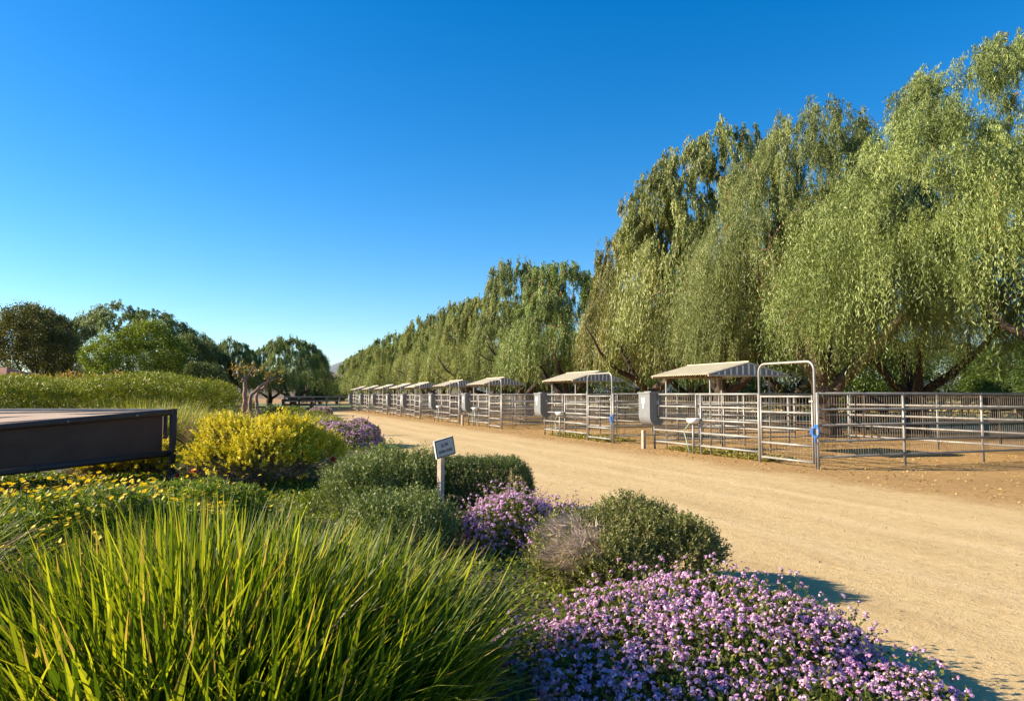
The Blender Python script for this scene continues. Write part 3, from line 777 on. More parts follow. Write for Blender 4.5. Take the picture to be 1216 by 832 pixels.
for (x, y, rz, me, lab) in ((gx(1036, 31), 31, .12, hm, 'dark horse standing side on between the dark shaded trunk and the forked trunk'), (gx(1196, 31), 31, math.pi - .15, hm, 'dark horse at the right edge seen through the fence'),
                            (W(36.3, 3.6).x, W(36.3, 3.6).y, 2.6, hb, 'chestnut horse in the fifth pen from the right')):
    o = thing('horse', lab, 'horse', (x, y, 0), rz, 'horses in the pens'); link('body', me, o); mane(o)

# ------------------------------------------------------------------ sign
sg = thing('road_sign', 'small grey sign with dark border reading SLOW RESTING HORSES on a wooden post', 'sign', (gx(527, 9.3), 9.3, 0), R(51))
m = MB(); m.box((0, .045, .42), (.064, .064, .85)); m.build('post', M['wood'], sg)
bd = empty('board', (0, -.012, 0)); bd.parent = sg; bd.location = (0.0, -.016, .90); bd.rotation_euler = (R(-4), R(-9), 0); bd.scale = (.84, .9, .9)
m = MB(); m.box((0, 0, 0), (.40, .024, .25)); m.build('backing', M['white'], bd)
m = MB()
for (c, d) in (((0, -.014, .116), (.396, .006, .016)), ((0, -.014, -.116), (.396, .006, .016)), ((-.190, -.014, 0), (.016, .006, .216)), ((.190, -.014, 0), (.016, .006, .216))): m.box(c, d)
m.build('border', M['sign_edge'], bd)
m = MB(); m.box((0, -.013, 0), (.364, .003, .216)); m.build('panel', M['sign'], bd)
for txt, z, sz in (('SLOW', .035, .062), ('RESTING HORSES', -.048, .052)):
    cu = bpy.data.curves.new('lettering', 'FONT'); cu.body = txt; cu.size = sz; cu.align_x = 'CENTER'; cu.align_y = 'CENTER'; cu.extrude = .001; cu.offset = .0004
    cu.materials.append(M['ink']); tmp = link('tmp', cu); dg = bpy.context.evaluated_depsgraph_get(); dg.update()
    tm = bpy.data.meshes.new_from_object(tmp.evaluated_get(dg)); bpy.data.objects.remove(tmp)
    o = link('lettering', tm, bd); o.location = (0, -.0165, z); o.rotation_euler = (R(90), 0, 0); o.scale = (.86 if len(txt) < 6 else .70, 1, 1)

# ------------------------------------------------------------------ metal sided ramp at the left
A = at(-180, 523, 9.9); B = at(206, 489, 12.5)
rp = thing('metal_sided_ramp', 'dark brown metal sided raised ramp with pale tan top at the left edge', 'ramp')
def lift(p, dz): return Vector((p.x, p.y, p.z + dz))
nd = (B - A); nd.z = 0; nd.normalize(); bk = Vector((-nd.y, nd.x, 0))
m = MB(); m.tube([A, B], .052, 12); m.build('top_rail', M['ramp_tube'], rp, True)
A2, B2 = lift(A, -.66), lift(B, -.68)
m = MB(); m.tube([A2, B2], .052, 12); m.tube([A2.lerp(B2, .52), A2.lerp(B2, .535)], .062, 12); m.build('bottom_rail', M['ramp_tube'], rp, True)
m = MB(); m.tube([Vector((B.x, B.y, 0)), lift(B, .05)], .058, 12); m.tube([lift(B, .045), lift(B, .055)], .066, 12); m.build('post', M['ramp_tube'], rp, True)
Bi = B - nd * .16; Bi2 = lift(Bi, -.64)
m = MB(); off = bk * .02
q = [lift(A, -.02), lift(Bi, -.02), Bi2, lift(A2, .02)]
m.add([p + off for p in q] + [p + off * 2 for p in q], [(3, 2, 1, 0), (4, 5, 6, 7), (0, 1, 5, 4), (1, 2, 6, 5), (2, 3, 7, 6), (3, 0, 4, 7)]); m.build('side_panel', M['ramp_dark'], rp)
# top deck with raised back kerb
Ab = at(-180, 487.5, 12.0); Bb = at(196, 487, 14.1)
q = [lift(A + bk * .07, -.005), lift(B + bk * .07, -.005), Bb, Ab]
m = MB(); m.add(q + [lift(p, -.05) for p in q], [(0, 1, 2, 3), (7, 6, 5, 4), (0, 4, 5, 1), (1, 5, 6, 2), (2, 6, 7, 3), (3, 7, 4, 0)]); m.build('deck', M['ramp_top'], rp)
m = MB(); m.tube([lift(Ab, .0), lift(Bb, .0)], .035, 8); m.build('back_rail', M['wood'], rp)
for f_ in (.30, .62, .86):
    p = A.lerp(B, f_) - bk * .05; m = MB(); m.tube([p, p - bk * .018], .014, 8); m.build('bolt', M['side_steel'], rp)
for f_ in (.2, .5, .8):
    a_, b_ = (A + bk * .07).lerp(Ab, f_), (B + bk * .07).lerp(Bb, f_); m = MB(); m.tube([lift(a_, .006), lift(b_, .006)], .012, 6); m.build('batten', M['wood'], rp)
m = MB(); m.tube([Vector((Bb.x, Bb.y, 0)), lift(Bb, -.02)], .05, 10); m.build('post', M['ramp_tube'], rp, True)

# ------------------------------------------------------------------ bushes
def place(o, x, y, rz=0): o.location = (x, y, 0); o.rotation_euler = (0, 0, rz)

def stems(parent, rx, ry, h, n, seed, mat=None):
    rng = np.random.default_rng(seed); mb = MB()
    for i in range(n):
        a = rng.uniform(0, 6.28); q = rng.uniform(.3, .85)
        p = [Vector((rng.normal() * rx * .12, rng.normal() * ry * .12, 0)), Vector((rx * q * .45 * math.cos(a), ry * q * .45 * math.sin(a), h * .35)), Vector((rx * q * .8 * math.cos(a), ry * q * .8 * math.sin(a), h * rng.uniform(.5, .75)))]
        mb.tube(p, [.018, .012, .005], 5)
    mb.build('stem', mat or M['twig'], parent)

def sprig_bush(name, label, cat, x, y, rx, ry, h, n, mat, seed, l=(.08, .17), Mn=14, nl=.026, nw=.006, group=None, lob=None, upright=.7, dead=None, K=9):
    rng = np.random.default_rng(seed); o = thing(name, label, cat, (x, y, 0), 0, group)
    L = mound(rx, ry, h, K, rng) if lob is None else lob
    Q, rn = [], []
    for (nn, dep) in ((n, (.86, 1.0)), (n // 3, (.5, .86))):
        P, Nv = shell(L, nn, rng, up=-.5, depth=dep, cull=.8 if dep[1] >= 1 else .3)
        if dead:
            ko = (np.linalg.norm((P - np.array(dead[0][0])) / np.array(dead[0][1]), axis=1) > .92) | (rng.random(len(P)) < .06); P, Nv = P[ko], Nv[ko]
        D = Nv * .7 + np.array([0, 0, upright]) + rng.normal(size=P.shape) * .25
        q = sprigs(P, D, rng.uniform(*l, len(P)), Mn, nl, nw, rng); Q.append(q)
        rn.append(np.clip(np.repeat(rng.random(len(P)) * .6, Mn) + rng.random(len(q)) * .4, 0, 1))
    link('foliage', quad_mesh('foliage', np.concatenate(Q), np.concatenate(rn), mat), o)
    if dead:       # a bleached twiggy patch
        (c, r), dm, dn = dead
        P, Nv = shell(L, dn, rng, up=-.6, depth=(.8, 1.04), cull=.75)
        P = P[(np.linalg.norm((P - np.array(c)) / np.array(r), axis=1) < 1)]
        k = len(P); D = unit(P - np.array((0, 0, h * .2)) + rng.normal(size=(k, 3)) * .25)
        q = leaf_quads(P - D * .05, D, rdir(k, rng), rng.uniform(.06, .16, k), rng.uniform(.005, .010, k), .3)
        link('dry_twigs', quad_mesh('dry_twigs', q, rng.random(k), dm), o)
    stems(o, rx, ry, h, 16, seed + 1)
    return o

def flower_heads(P, Nv, rad, per, fs, rng):
    """domed heads of small florets"""
    n = len(P); k = n * per
    d = unit(np.repeat(Nv, per, 0) * .75 + rdir(k, rng) * .85)
    b = np.repeat(P, per, 0) + d * (np.repeat(rad, per)[:, None]) * rng.uniform(.75, 1.05, (k, 1))
    tang = unit(np.cross(d, rng.normal(size=(k, 3))))
    s = fs * rng.uniform(.75, 1.25, k)
    return leaf_quads(b - tang * s[:, None] * .5, tang, d, s, s * .95, .5, .12)

def lantana(label, x, y, rx, ry, h, nl, nf, seed, lsize=.034, head=.016, per=12, fsize=.0135, rz=0, K=12):
    rng = np.random.default_rng(seed); o = thing('lantana_bush', label, 'flowering shrub', (x, y, 0), rz, 'purple lantana bushes')
    L = mound(rx, ry, h, K, rng, .36)
    Q, rn = [], []
    for nn, dep in ((nl, (.84, 1.0)), (nl // 3, (.45, .84))):
        P, Nv = shell(L, nn, rng, up=-.4, depth=dep, cull=.8 if dep[1] >= 1 else .3)
        k = len(P); D = unit(Nv * .5 + rng.normal(size=(k, 3)) * .6 + np.array([0, 0, .15])); nrm = unit(Nv + rng.normal(size=(k, 3)) * .6)
        Q.append(leaf_quads(P, D, nrm, rng.uniform(.6, 1.3, k) * lsize, rng.uniform(.6, 1.2, k) * lsize * .6, .4, -.08)); rn.append(rng.random(k))
    # thin arching shoots that break the outline
    P, Nv = shell(L, max(6, nf // 16), rng, up=-.1, depth=(.95, 1.0), cull=.9)
    D = unit(Nv + np.array([0, 0, .9]) + rng.normal(size=P.shape) * .35); Ls = rng.uniform(.06, .17, len(P))
    Q.append(sprigs(P, D, Ls, 7, lsize * .8, lsize * .45, rng)); rn.append(rng.random(len(P) * 7))
    tips = P + D * Ls[:, None]
    link('foliage', quad_mesh('foliage', np.concatenate(Q), np.concatenate(rn), M['lantana_leaf']), o)
    Pf, Nf = shell(L, nf, rng, up=-.35, depth=(.97, 1.09), cull=.92)
    # flowers gather in loose drifts
    keep = (np.sin(Pf[:, 0] * 5.1 + seed) + np.sin(Pf[:, 1] * 6.3 + 2) + np.sin(Pf[:, 0] * 13 + Pf[:, 1] * 9)) * .2 + .74 > rng.random(len(Pf))
    Pf, Nf = np.concatenate([Pf[keep], tips]), np.concatenate([Nf[keep], D])
    rad = head * rng.uniform(.65, 1.25, len(Pf)); q = flower_heads(Pf, unit(Nf + np.array([0, 0, .3])), rad, per, fsize, rng)
    link('blossom', quad_mesh('blossom', q, np.clip(np.repeat(rng.random(len(Pf)) * .7, per) + rng.random(len(q)) * .3, 0, 1), M['lantana_flower']), o)
    stems(o, rx, ry, h, 14, seed + 1)
    return o

lantana('largest purple lantana bush at the bottom right, spilling toward the sandy road', 1.05, 4.15, 1.11, 1.0, .41, 24000, 5800, 41, rz=R(-16))
lantana('purple lantana bush between the clipped hedge and the rounded grey green bush', .10, 7.7, .70, .85, .49, 9000, 3400, 42, K=10)
lantana('pale purple lantana bush at the road edge in the middle distance', gx(423, 22.5), 22.5, .85, 1.4, .74, 6000, 1700, 43, .06, .03, 8, .026)
lantana('lower pale purple lantana bush just left of another at the road edge', gx(392, 25.5), 25.5, 1.0, 1.2, .62, 5000, 1300, 44, .06, .03, 8, .026)
lantana('small far pink lantana bush by the road below the rail fence', gx(381, 50), 50, .8, 1.0, .75, 3000, 350, 45, .08, .05, 7, .045)

sprig_bush('rounded_bush', 'rounded grey green bush with a bleached dry patch beside the sandy road', 'shrub', gx(742, 6.15), 6.15, .80, .68, .61, 3000, M['sage_bush'], 51, (.06, .14), 15, .026, .011,
           dead=(((-.50, -.26, .44), (.32, .46, .24)), M['pale_dead'], 26000), K=14)
sprig_bush('rosemary_bush', 'rosemary bush left of the sign post with pale branch tips', 'shrub', gx(461, 9.9), 9.9, .80, .72, .76, 1700, M['rosemary'], 52, (.12, .26), 18, .04, .012, 'rosemary bushes', upright=1.0, K=12)
sprig_bush('rosemary_bush', 'lower dark rosemary bush in front of the sign post, behind the strap grass', 'shrub', gx(478, 7.2), 7.2, .62, .60, .43, 1000, M['rosemary'], 53, (.16, .30), 20, .034, .010, 'rosemary bushes', upright=1.6, K=10)
# clipped hedge block
hl = np.array([(x, yy, .30, .30, .32, .37) for x in np.linspace(-.62, .42, 6) for yy in (-.25, .0, .3)])
sprig_bush('clipped_hedge', 'dark clipped box shaped hedge right of the sign post', 'hedge', gx(566, 9.9), 9.95, .75, .5, .66, 4200, M['clipped'], 54, (.05, .11), 14, .026, .0085, None, hl)

# golden shrub with red flowers
def golden_bush(label, x, y, rx, ry, h, n, seed, reds=9, low_dead=True):
    rng = np.random.default_rng(seed); o = thing('golden_shrub', label, 'flowering shrub', (x, y, 0), 0, 'golden yellow shrubs')
    L = mound(rx, ry, h, 16, rng, .34)
    P, Nv = shell(L, n, rng, up=-.35, depth=(.9, 1.0), cull=.85); 
    if low_dead:
        kp = (P[:, 2] > h * .42) | (rng.random(len(P)) < .06); P, Nv = P[kp], Nv[kp]
    k = len(P)
    D = unit((P - np.array((0, 0, h * .2))) * np.array([.8, .8, 1]) + np.array([0, 0, .5]) + rng.normal(size=P.shape) * .3)
    q = sprigs(P, D, rng.uniform(.10, .30, k), 24, .042, .017, rng, .75)
    link('foliage', quad_mesh('foliage', q, np.clip(np.repeat(rng.random(k) * .6, 24) + rng.random(len(q)) * .4, 0, 1), M['golden']), o)
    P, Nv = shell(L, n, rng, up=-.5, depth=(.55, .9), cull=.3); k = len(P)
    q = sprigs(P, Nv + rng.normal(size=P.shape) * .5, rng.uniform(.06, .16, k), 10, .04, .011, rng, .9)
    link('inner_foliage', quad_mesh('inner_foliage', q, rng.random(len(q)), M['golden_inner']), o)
    P, Nv = shell(L, int(n * 4.5), rng, up=-.6, depth=(.82, 1.0), cull=.6)
    P = P[P[:, 2] < h * .5]; k = len(P); D = unit(P * np.array([1, 1, .3]) + rng.normal(size=(k, 3)) * .7)
    q = leaf_quads(P - D * .1, D, rdir(k, rng), rng.uniform(.12, .3, k), rng.uniform(.006, .012, k), .4)
    link('dry_twigs', quad_mesh('dry_twigs', q, rng.random(k), M['dead']), o)
    if reds:
        P, Nv = shell(L, reds * 6, rng, up=.0, depth=(1.0, 1.06), cull=.95); sel = Nv[:, 1] < -.1; P, Nv = P[sel][:reds], Nv[sel][:reds]
        q = flower_heads(P, Nv, np.full(len(P), .045), 26, .04, rng); link('blossom', quad_mesh('blossom', q, rng.random(len(q)), M['red']), o)
    stems(o, rx, ry, h, 22, seed + 1); return o
golden_bush('large golden yellow shrub with a few red flowers behind the daisies', gx(303, 12.2), 12.3, 1.34, 1.0, 1.04, 2900, 61)
golden_bush('low golden shrub partly hidden under the metal sided ramp', gx(150, 13.6), 13.7, .95, .6, .55, 1500, 62, 0)

# yellow daisy bush
def daisy_bush(label, x, y, rx, ry, h, n, nf, seed):
    rng = np.random.default_rng(seed); o = thing('daisy_bush', label, 'flowering shrub', (x, y, 0), 0, 'yellow daisy bushes')
    L = mound(rx, ry, h, 14, rng, .34); Q, rn = [], []
    for nn, dep in ((n, (.84, 1.0)), (n // 3, (.5, .84))):
        P, Nv = shell(L, nn, rng, up=-.3, depth=dep, cull=.8 if dep[1] >= 1 else .3); k = len(P)
        q = sprigs(P, Nv * .6 + np.array([0, 0, .6]) + rng.normal(size=P.shape) * .35, rng.uniform(.04, .09, k), 9, .045, .010, rng, .9, .3); Q.append(q); rn.append(np.clip(np.repeat(rng.random(k) * .5, 9) + rng.random(len(q)) * .5, 0, 1))
    link('foliage', quad_mesh('foliage', np.concatenate(Q), np.concatenate(rn), M['daisy_leaf']), o)
    P, Nv = shell(L, nf, rng, up=.15, depth=(.98, 1.0), cull=.92); k = len(P)
    D = unit(Nv * .4 + np.array([0, 0, 1]) + rng.normal(size=P.shape) * .15); Ls = rng.uniform(.04, .20, k); tip = P + D * Ls[:, None]
    st = leaf_quads(P - D * .03, D, rdir(k, rng), Ls + .03, np.full(k, .006), .5)
    tag(link('flower_stalk', quad_mesh('flower_stalk', st, rng.random(k), M['dead']), o), kind='stuff')
    face = unit(D + rng.normal(size=P.shape) * .45 + np.array([-.25, .0, .1])); per = 11
    a = np.tile(np.arange(per) * 2 * math.pi / per, k); F3 = np.repeat(face, per, 0); t1 = unit(np.cross(F3, np.array([.3, .2, .9]))); t2 = np.cross(F3, t1)
    dd = t1 * np.cos(a)[:, None] + t2 * np.sin(a)[:, None] + F3 * .15
    q = leaf_quads(np.repeat(tip, per, 0), dd, F3, rng.uniform(.017, .026, k * per), np.full(k * per, .010), .6)
    link('blossom', quad_mesh('blossom', q, rng.random(k * per), M['daisy']), o)
    stems(o, rx, ry, h, 16, seed + 1); return o
daisy_bush('green bush dotted with yellow daisies in front of the metal sided ramp', gx(105, 6.3), 6.3, 1.25, .95, .69, 5200, 750, 71)
daisy_bush('yellow daisy bush at the foot of the golden shrub, behind the strap grass', gx(235, 8.3), 8.3, .95, .8, .55, 2800, 170, 72)

# ------------------------------------------------------------------ strap leaved grass in the foreground
def strap_clump(label, cx_, cy_, rx, ry, n, Lk, seed, slope):
    rng = np.random.default_rng(seed)
    o = thing('strap_leaf_grass', label, 'ornamental grass', (cx_, cy_, 0), 0, 'strap leaved grass clumps')
    a = rng.uniform(0, 2 * math.pi, n); q = np.sqrt(rng.random(n)); P = np.stack([q * np.cos(a) * rx, q * np.sin(a) * ry, np.zeros(n)], 1)
    az = np.arctan2(P[:, 1] / ry, P[:, 0] / rx) + rng.normal(size=n) * .6
    lean = np.clip(.05 + q * .40 + rng.normal(size=n) * .13, -.1, .9); droop = np.clip(rng.normal(size=n) * .32 + .26 + q * .3, -.1, 1.4)
    Lb = Lk * rng.uniform(.58, 1.10, n) * (1.10 - .24 * q) * (1 - slope * np.clip((-.25 - P[:, 0]) / 1.1, 0, 1))
    Q = blades(P, az, lean, droop, Lb, rng.uniform(.014, .038, n), 7, rng)
    rr = np.repeat(np.where(rng.random(n) < .008, rng.uniform(.93, 1, n), rng.random(n) * .88), 7)
    tipq = np.tile(np.arange(7) == 6, n) & np.repeat(rng.random(n) < .10, 7); rr = np.where(tipq, .95, rr)
    link('foliage', quad_mesh('foliage', Q, rr, M['grass_blade']), o)
    nb = n // 40; i_ = rng.integers(0, n, nb); Pb = P[i_]                      # bent and dead blades
    Qb = blades(Pb, az[i_] + rng.normal(size=nb) * .8, np.clip(lean[i_] + .2, 0, 1.2), rng.uniform(.9, 2.4, nb), Lb[i_] * rng.uniform(.6, 1.0, nb), rng.uniform(.008, .016, nb), 8, rng)
    link('dry_blades', quad_mesh('dry_blades', Qb, np.repeat(rng.random(nb), 8), M['straw']), o)
strap_clump('big clump of tall backlit strap leaved grass across the bottom left', -1.36, 3.25, 1.02, .84, 10500, 1.0, 81, .30)
strap_clump('added strap leaved grass clump beyond the left edge, shading the big clump', -3.65, 3.0, .85, 1.0, 8000, 1.3, 82, 0)  # added outside the frame to cast shade on the big clump's lower blades

def tuft(label, x, y, rx, ry, n, L0, L1, w, mat, seed, name='ornamental_grass', lean0=.1):
    rng = np.random.default_rng(seed); o = thing(name, label, 'ornamental grass', (x, y, 0))
    a = rng.uniform(0, 2 * math.pi, n); q = np.sqrt(rng.random(n)); P = np.stack([q * np.cos(a) * rx, q * np.sin(a) * ry, np.zeros(n)], 1)
    Q = blades(P, a + rng.normal(size=n) * .5, np.clip(lean0 + q * .35 + rng.normal(size=n) * .1, 0, 1), np.clip(rng.normal(size=n) * .25 + .3, -.1, 1.2), rng.uniform(L0, L1, n), rng.uniform(.7, 1.3, n) * w, 5, rng)
    link('foliage', quad_mesh('foliage', Q, np.repeat(rng.random(n), 5), mat), o); return o
tuft('golden green grass clump behind the right end of the metal sided ramp', gx(180, 19), 19, 1.1, .8, 2200, .9, 1.6, .022, M['golden_grass'], 91)
tuft('pinkish dry grass tuft behind the large golden shrub', gx(268, 17.5), 17.5, .55, .45, 1100, .8, 1.35, .016, M['pink_grass'], 92)
tuft('yellow green grass clump between the golden shrub and the bare tree', gx(228, 21.5), 21.5, 1.2, .8, 1800, .7, 1.2, .022, M['golden_grass'], 93)
tuft('olive grass clump right of the bare pollarded tree', gx(345, 27), 27, 1.3, .9, 1800, .6, 1.0, .03, M['golden_grass'], 94)

# ------------------------------------------------------------------ far left hedge mass, shrubs, bare tree, fences
def leaf_bush(name, label, cat, x, y, L, n, size, mat, seed, group=None, up=-.4):
    rng = np.random.default_rng(seed); o = thing(name, label, cat, (x, y, 0), 0, group); Q, rn = [], []
    for nn, dep in ((n, (.9, 1.03)), (n // 3, (.6, .9))):
        P, Nv = shell(L, nn // 8, rng, up=up, depth=dep, cull=.85 if dep[1] > 1 else .3); k = len(P) * 8
        P = np.repeat(P, 8, 0) + rng.normal(size=(k, 3)) * size * .7; N8 = np.repeat(Nv, 8, 0)
        Q.append(leaf_quads(P, unit(N8 * .6 + rng.normal(size=(k, 3)) * .6 + np.array([0, 0, .35])), unit(N8 * 2.6 + rdir(k, rng)), rng.uniform(.6, 1.3, k) * size, rng.uniform(.5, 1, k) * size * .45, .45))
        rn.append(np.clip(np.repeat(rng.random(len(Nv)) * .5, 8) + rng.random(k) * .5, 0, 1))
    link('foliage', quad_mesh('foliage', np.concatenate(Q), np.concatenate(rn), mat), o)
    return o
rng = np.random.default_rng(101)
HL = []
for x in np.linspace(-13, 4.7, 19):
    q_ = rng.uniform(-.5, .9)
    HL.append((x, q_, 1.72 + .12 * math.sin(x * .9) + rng.uniform(-.08, .08), rng.uniform(1.3, 2.1), rng.uniform(2.6, 3.2), rng.uniform(.60, .78)))
    HL.append((x, q_ + 1.3, .85, 1.8, 3.0, .95))
ho = leaf_bush('mounded_hedge', 'long mounded yellow green hedge below the trees at the left', 'hedge', gx(130, 38), 38, HL, 90000, .12, M['hedge'], 102)
stems(ho, 8, 2, 1.6, 20, 103)
OL = [(x, .5 * math.sin(x * 2), .7, .9, .8, 1.0 + .2 * math.sin(3 * x)) for x in np.linspace(-4.5, 4.5, 9)]
oo = sprig_bush('orange_tipped_shrub', 'orange tipped shrubs in a strip behind the mounded hedge, under the brown tree', 'shrub', gx(60, 47), 46, 5, 1, 1.4, 1500, M['orange_shrub'], 104, (.5, .9), 10, .22, .06, None, np.array([(a, b, c + .50, d, e, f) for a, b, c, d, e, f in OL]), 1.0)
for (px, Y, rx, h, mat, lab, sd) in ((322, 30, 1.0, 1.15, M['clipped'], 'dark rounded shrub right of the bare pollarded tree', 111), (285, 30, .9, .95, M['rosemary'], 'dark low shrub at the foot of the bare pollarded tree', 112),
                                     (352, 34, 1.5, .95, M['hedge'], 'low green shrub beside the olive grass clump', 113), (380, 36, 1.3, .55, M['hedge'], 'low green edging shrub at the road below the rail fence', 114),
                                     (242, 26, 1.1, .95, M['hedge'], 'green shrub behind the pinkish grass tuft', 115), (205, 25, 1.2, 1.1, M['rosemary'], 'dark shrub behind the golden green grass clump', 116)):
    leaf_bush('low_shrub', lab, 'shrub', gx(px, Y), Y, mound(rx, rx * .8, h, 9, np.random.default_rng(sd)), 7000, .075, mat, sd, 'low shrubs of the far beds')

bt = thing('pollarded_tree', 'bare pollarded tree with twisted pale branches in the middle distance', 'tree', (gx(302, 29), 29, 0))
rng = np.random.default_rng(121); m = MB(); k_ = 29 / F
def bp2(pts, r0, r1, sub=4):
    out = []; pts = [Vector(((px - 302) * k_, dy, hz(py, 29))) for px, py, dy in pts]
    for a_, b_ in zip(pts[:-1], pts[1:]):
        for j in range(sub): out.append(a_.lerp(b_, j / sub) + Vector(rng.normal(size=3)) * .018)
    out.append(pts[-1]); m.tube(out, [.62 * (r0 + (r1 - r0) * j / (len(out) - 1)) for j in range(len(out))], 8)
bp2([(296, 516, 0), (291, 490, 0), (290, 462, .1), (289, 450, .1)], .17, .11)
bp2([(289, 452, .1), (284, 447, .1), (277, 442, 0)], .09, .05); bp2([(289, 452, .1), (292, 446, .2), (298, 436, .2)], .09, .04)
bp2([(298, 516, -.1), (298, 490, -.2), (300, 470, -.2), (308, 459, -.1), (320, 452, 0), (327, 448, .1)], .15, .06)
bp2([(304, 516, .1), (304, 488, .2), (302, 472, .2), (305, 463, .2), (315, 457, .2)], .13, .07)
bp2([(314, 456, .2), (317, 450, .2), (317, 445, .2)], .06, .03); bp2([(282, 446, .1), (281, 440, .1), (282, 436, .1)], .05, .03); bp2([(278, 442, 0), (275, 437, 0)], .05, .03); bp2([(295, 441, .2), (300, 442, .2), (305, 440, .1)], .04, .02)
m.build('trunk', M['pale_bark'], bt, True)
tw = []; rng2 = np.random.default_rng(122); ends = [(277, 440), (282, 436), (298, 436), (305, 440), (327, 448), (317, 445), (320, 452), (290, 444)]
Pt = np.concatenate([np.array([[(px - 302) * k_, .1, hz(py, 29)]]) + rng2.normal(size=(45, 3)) * .13 for px, py in ends]); kk = len(Pt)
link('leaf_tufts', quad_mesh('leaf_tufts', leaf_quads(Pt, unit(rng2.normal(size=(kk, 3)) + np.array([0, 0, .25])), rdir(kk, rng2), rng2.uniform(.06, .14, kk), rng2.uniform(.03, .06, kk)), rng2.random(kk), M['orange_shrub']), bt)

def rail_fence(label, A_, B_, h, rails, mat, n):
    A_, B_ = Vector(A_), Vector(B_); o = thing('rail_fence', label, 'fence', A_); d = B_ - A_
    ang = math.atan2(d.y, d.x); L = d.length; o.rotation_euler = (0, 0, ang)
    for k in range(n + 1):
        m = MB(); m.box((L * k / n, 0, h / 2), (.13, .13, h)); m.build('post', mat, o)
    for j in range(rails):
        m = MB(); m.box((L / 2, -.09, h * (.35 + .6 * j / max(1, rails - 1))), (L, .045, .15)); m.build('rail', mat, o)
rail_fence('dark brown rail fence below the olive green tree', (gx(336, 58), 58, 0), (gx(374, 60), 60, 0), 1.25, 3, M['dark_wood'], 2)
rail_fence('pale weathered rail fence across the far end of the road', (gx(338, 76), 76, 0), (gx(418, 84), 84, 0), 1.45, 3, M['wood'], 5)

# a corner of a building behind the hedge
hb_ = thing('small_building', 'corner of a small tan building with a tiled roof at the left edge', 'building', (gx(-25, 55), 55, 0))
m = MB(); m.box((0, 0, 1.4), (7, 5, 2.8)); m.build('wall', M['stucco'], hb_)
m = MB(); m.add([(-3.9, -2.9, 2.8), (3.9, -2.9, 2.8), (3.9, 2.9, 2.8), (-3.9, 2.9, 2.8), (-2, 0, 3.6), (2, 0, 3.6)], [(0, 1, 5, 4), (1, 2, 5), (2, 3, 4, 5), (3, 0, 4), (3, 2, 1, 0)]); m.build('roof', M['tile_roof'], hb_)

# rock at the left edge
m = MB(); rng = np.random.default_rng(131); lv = []
for j, (z, r_) in enumerate(((0, 1), (.12, 1.02), (.2, .9), (.23, .55))):
    for k in range(14): a = 2 * math.pi * k / 14; lv.append((r_ * .5 * math.cos(a) * (1 + .12 * math.sin(3 * a + 1)) + rng.normal() * .01, r_ * .35 * math.sin(a) * (1 + .1 * math.sin(2 * a)) + rng.normal() * .01, z + rng.normal() * .01))
m.add(lv, [(j * 14 + k, j * 14 + (k + 1) % 14, (j + 1) * 14 + (k + 1) % 14, (j + 1) * 14 + k) for j in range(3) for k in range(14)] + [tuple(42 + k for k in range(14))])
o = m.build('landscape_rock', M['rock'], None, True); o.location = (gx(-14, 8.6), 8.6, .0); tag(o, 'flat tan rock at the left edge behind the daisy bush', 'rock')

# ------------------------------------------------------------------ stuff: ground cover, hay, dry grass, leaf litter
def scatter_cover(name, label, cat, pts_fn, n, hmax, size, mat, seed):
    rng = np.random.default_rng(seed); P = pts_fn(rng, n); k = len(P)
    hh = hmax * (.45 + .55 * (np.sin(P[:, 0] * 3.1) * np.sin(P[:, 1] * 2.7 + 1) * .5 + .5)); z = hh * rng.uniform(.15, 1, k) ** .6
    Pz = np.stack([P[:, 0], P[:, 1], z], 1); Nv = unit(np.array([0, 0, 1.0]) + rng.normal(size=(k, 3)) * .5)
    D = unit(rng.normal(size=(k, 3)) * np.array([1, 1, .4]) + np.array([0, 0, .3]))
    me = quad_mesh(name, leaf_quads(Pz, D, Nv, rng.uniform(.6, 1.3, k) * size, rng.uniform(.6, 1.1, k) * size * .6), rng.random(k), mat)
    return tag(link(name, me), label, cat, None, 'stuff')

def in_bed(x0, x1, y0, y1):
    def fn(rng, n):
        x = rng.uniform(x0, x1, n); y = rng.uniform(y0, y1, n)
        t = (x - P0.x) * V.x + (y - P0.y) * V.y; s = (x - P0.x) * U.x + (y - P0.y) * U.y
        e = -7.7 + .3 * np.sin(s * .55 + 1) + .15 * np.sin(s * 1.7) - 1.3 * np.clip((-5.5 - s) / 3, 0, 1)
        ok = t < e - rng.random(n) * .25
        return np.stack([x[ok], y[ok]], 1)
    return fn
scatter_cover('ground_cover', 'low green ground cover between the bushes', 'ground cover', in_bed(-7.5, 2.2, 3.0, 10.5), 60000, .16, .05, M['cover'], 141)
scatter_cover('ground_cover', 'low green ground cover under the ramp and far beds', 'ground cover', in_bed(-26, -1, 10.5, 46), 60000, .22, .09, M['cover'], 142)

scatter_cover('ground_cover', 'green ground cover in the shade at the foot of the ramp', 'ground cover', in_bed(-10, -2.6, 8.0, 14), 50000, .2, .06, M['cover'], 147)

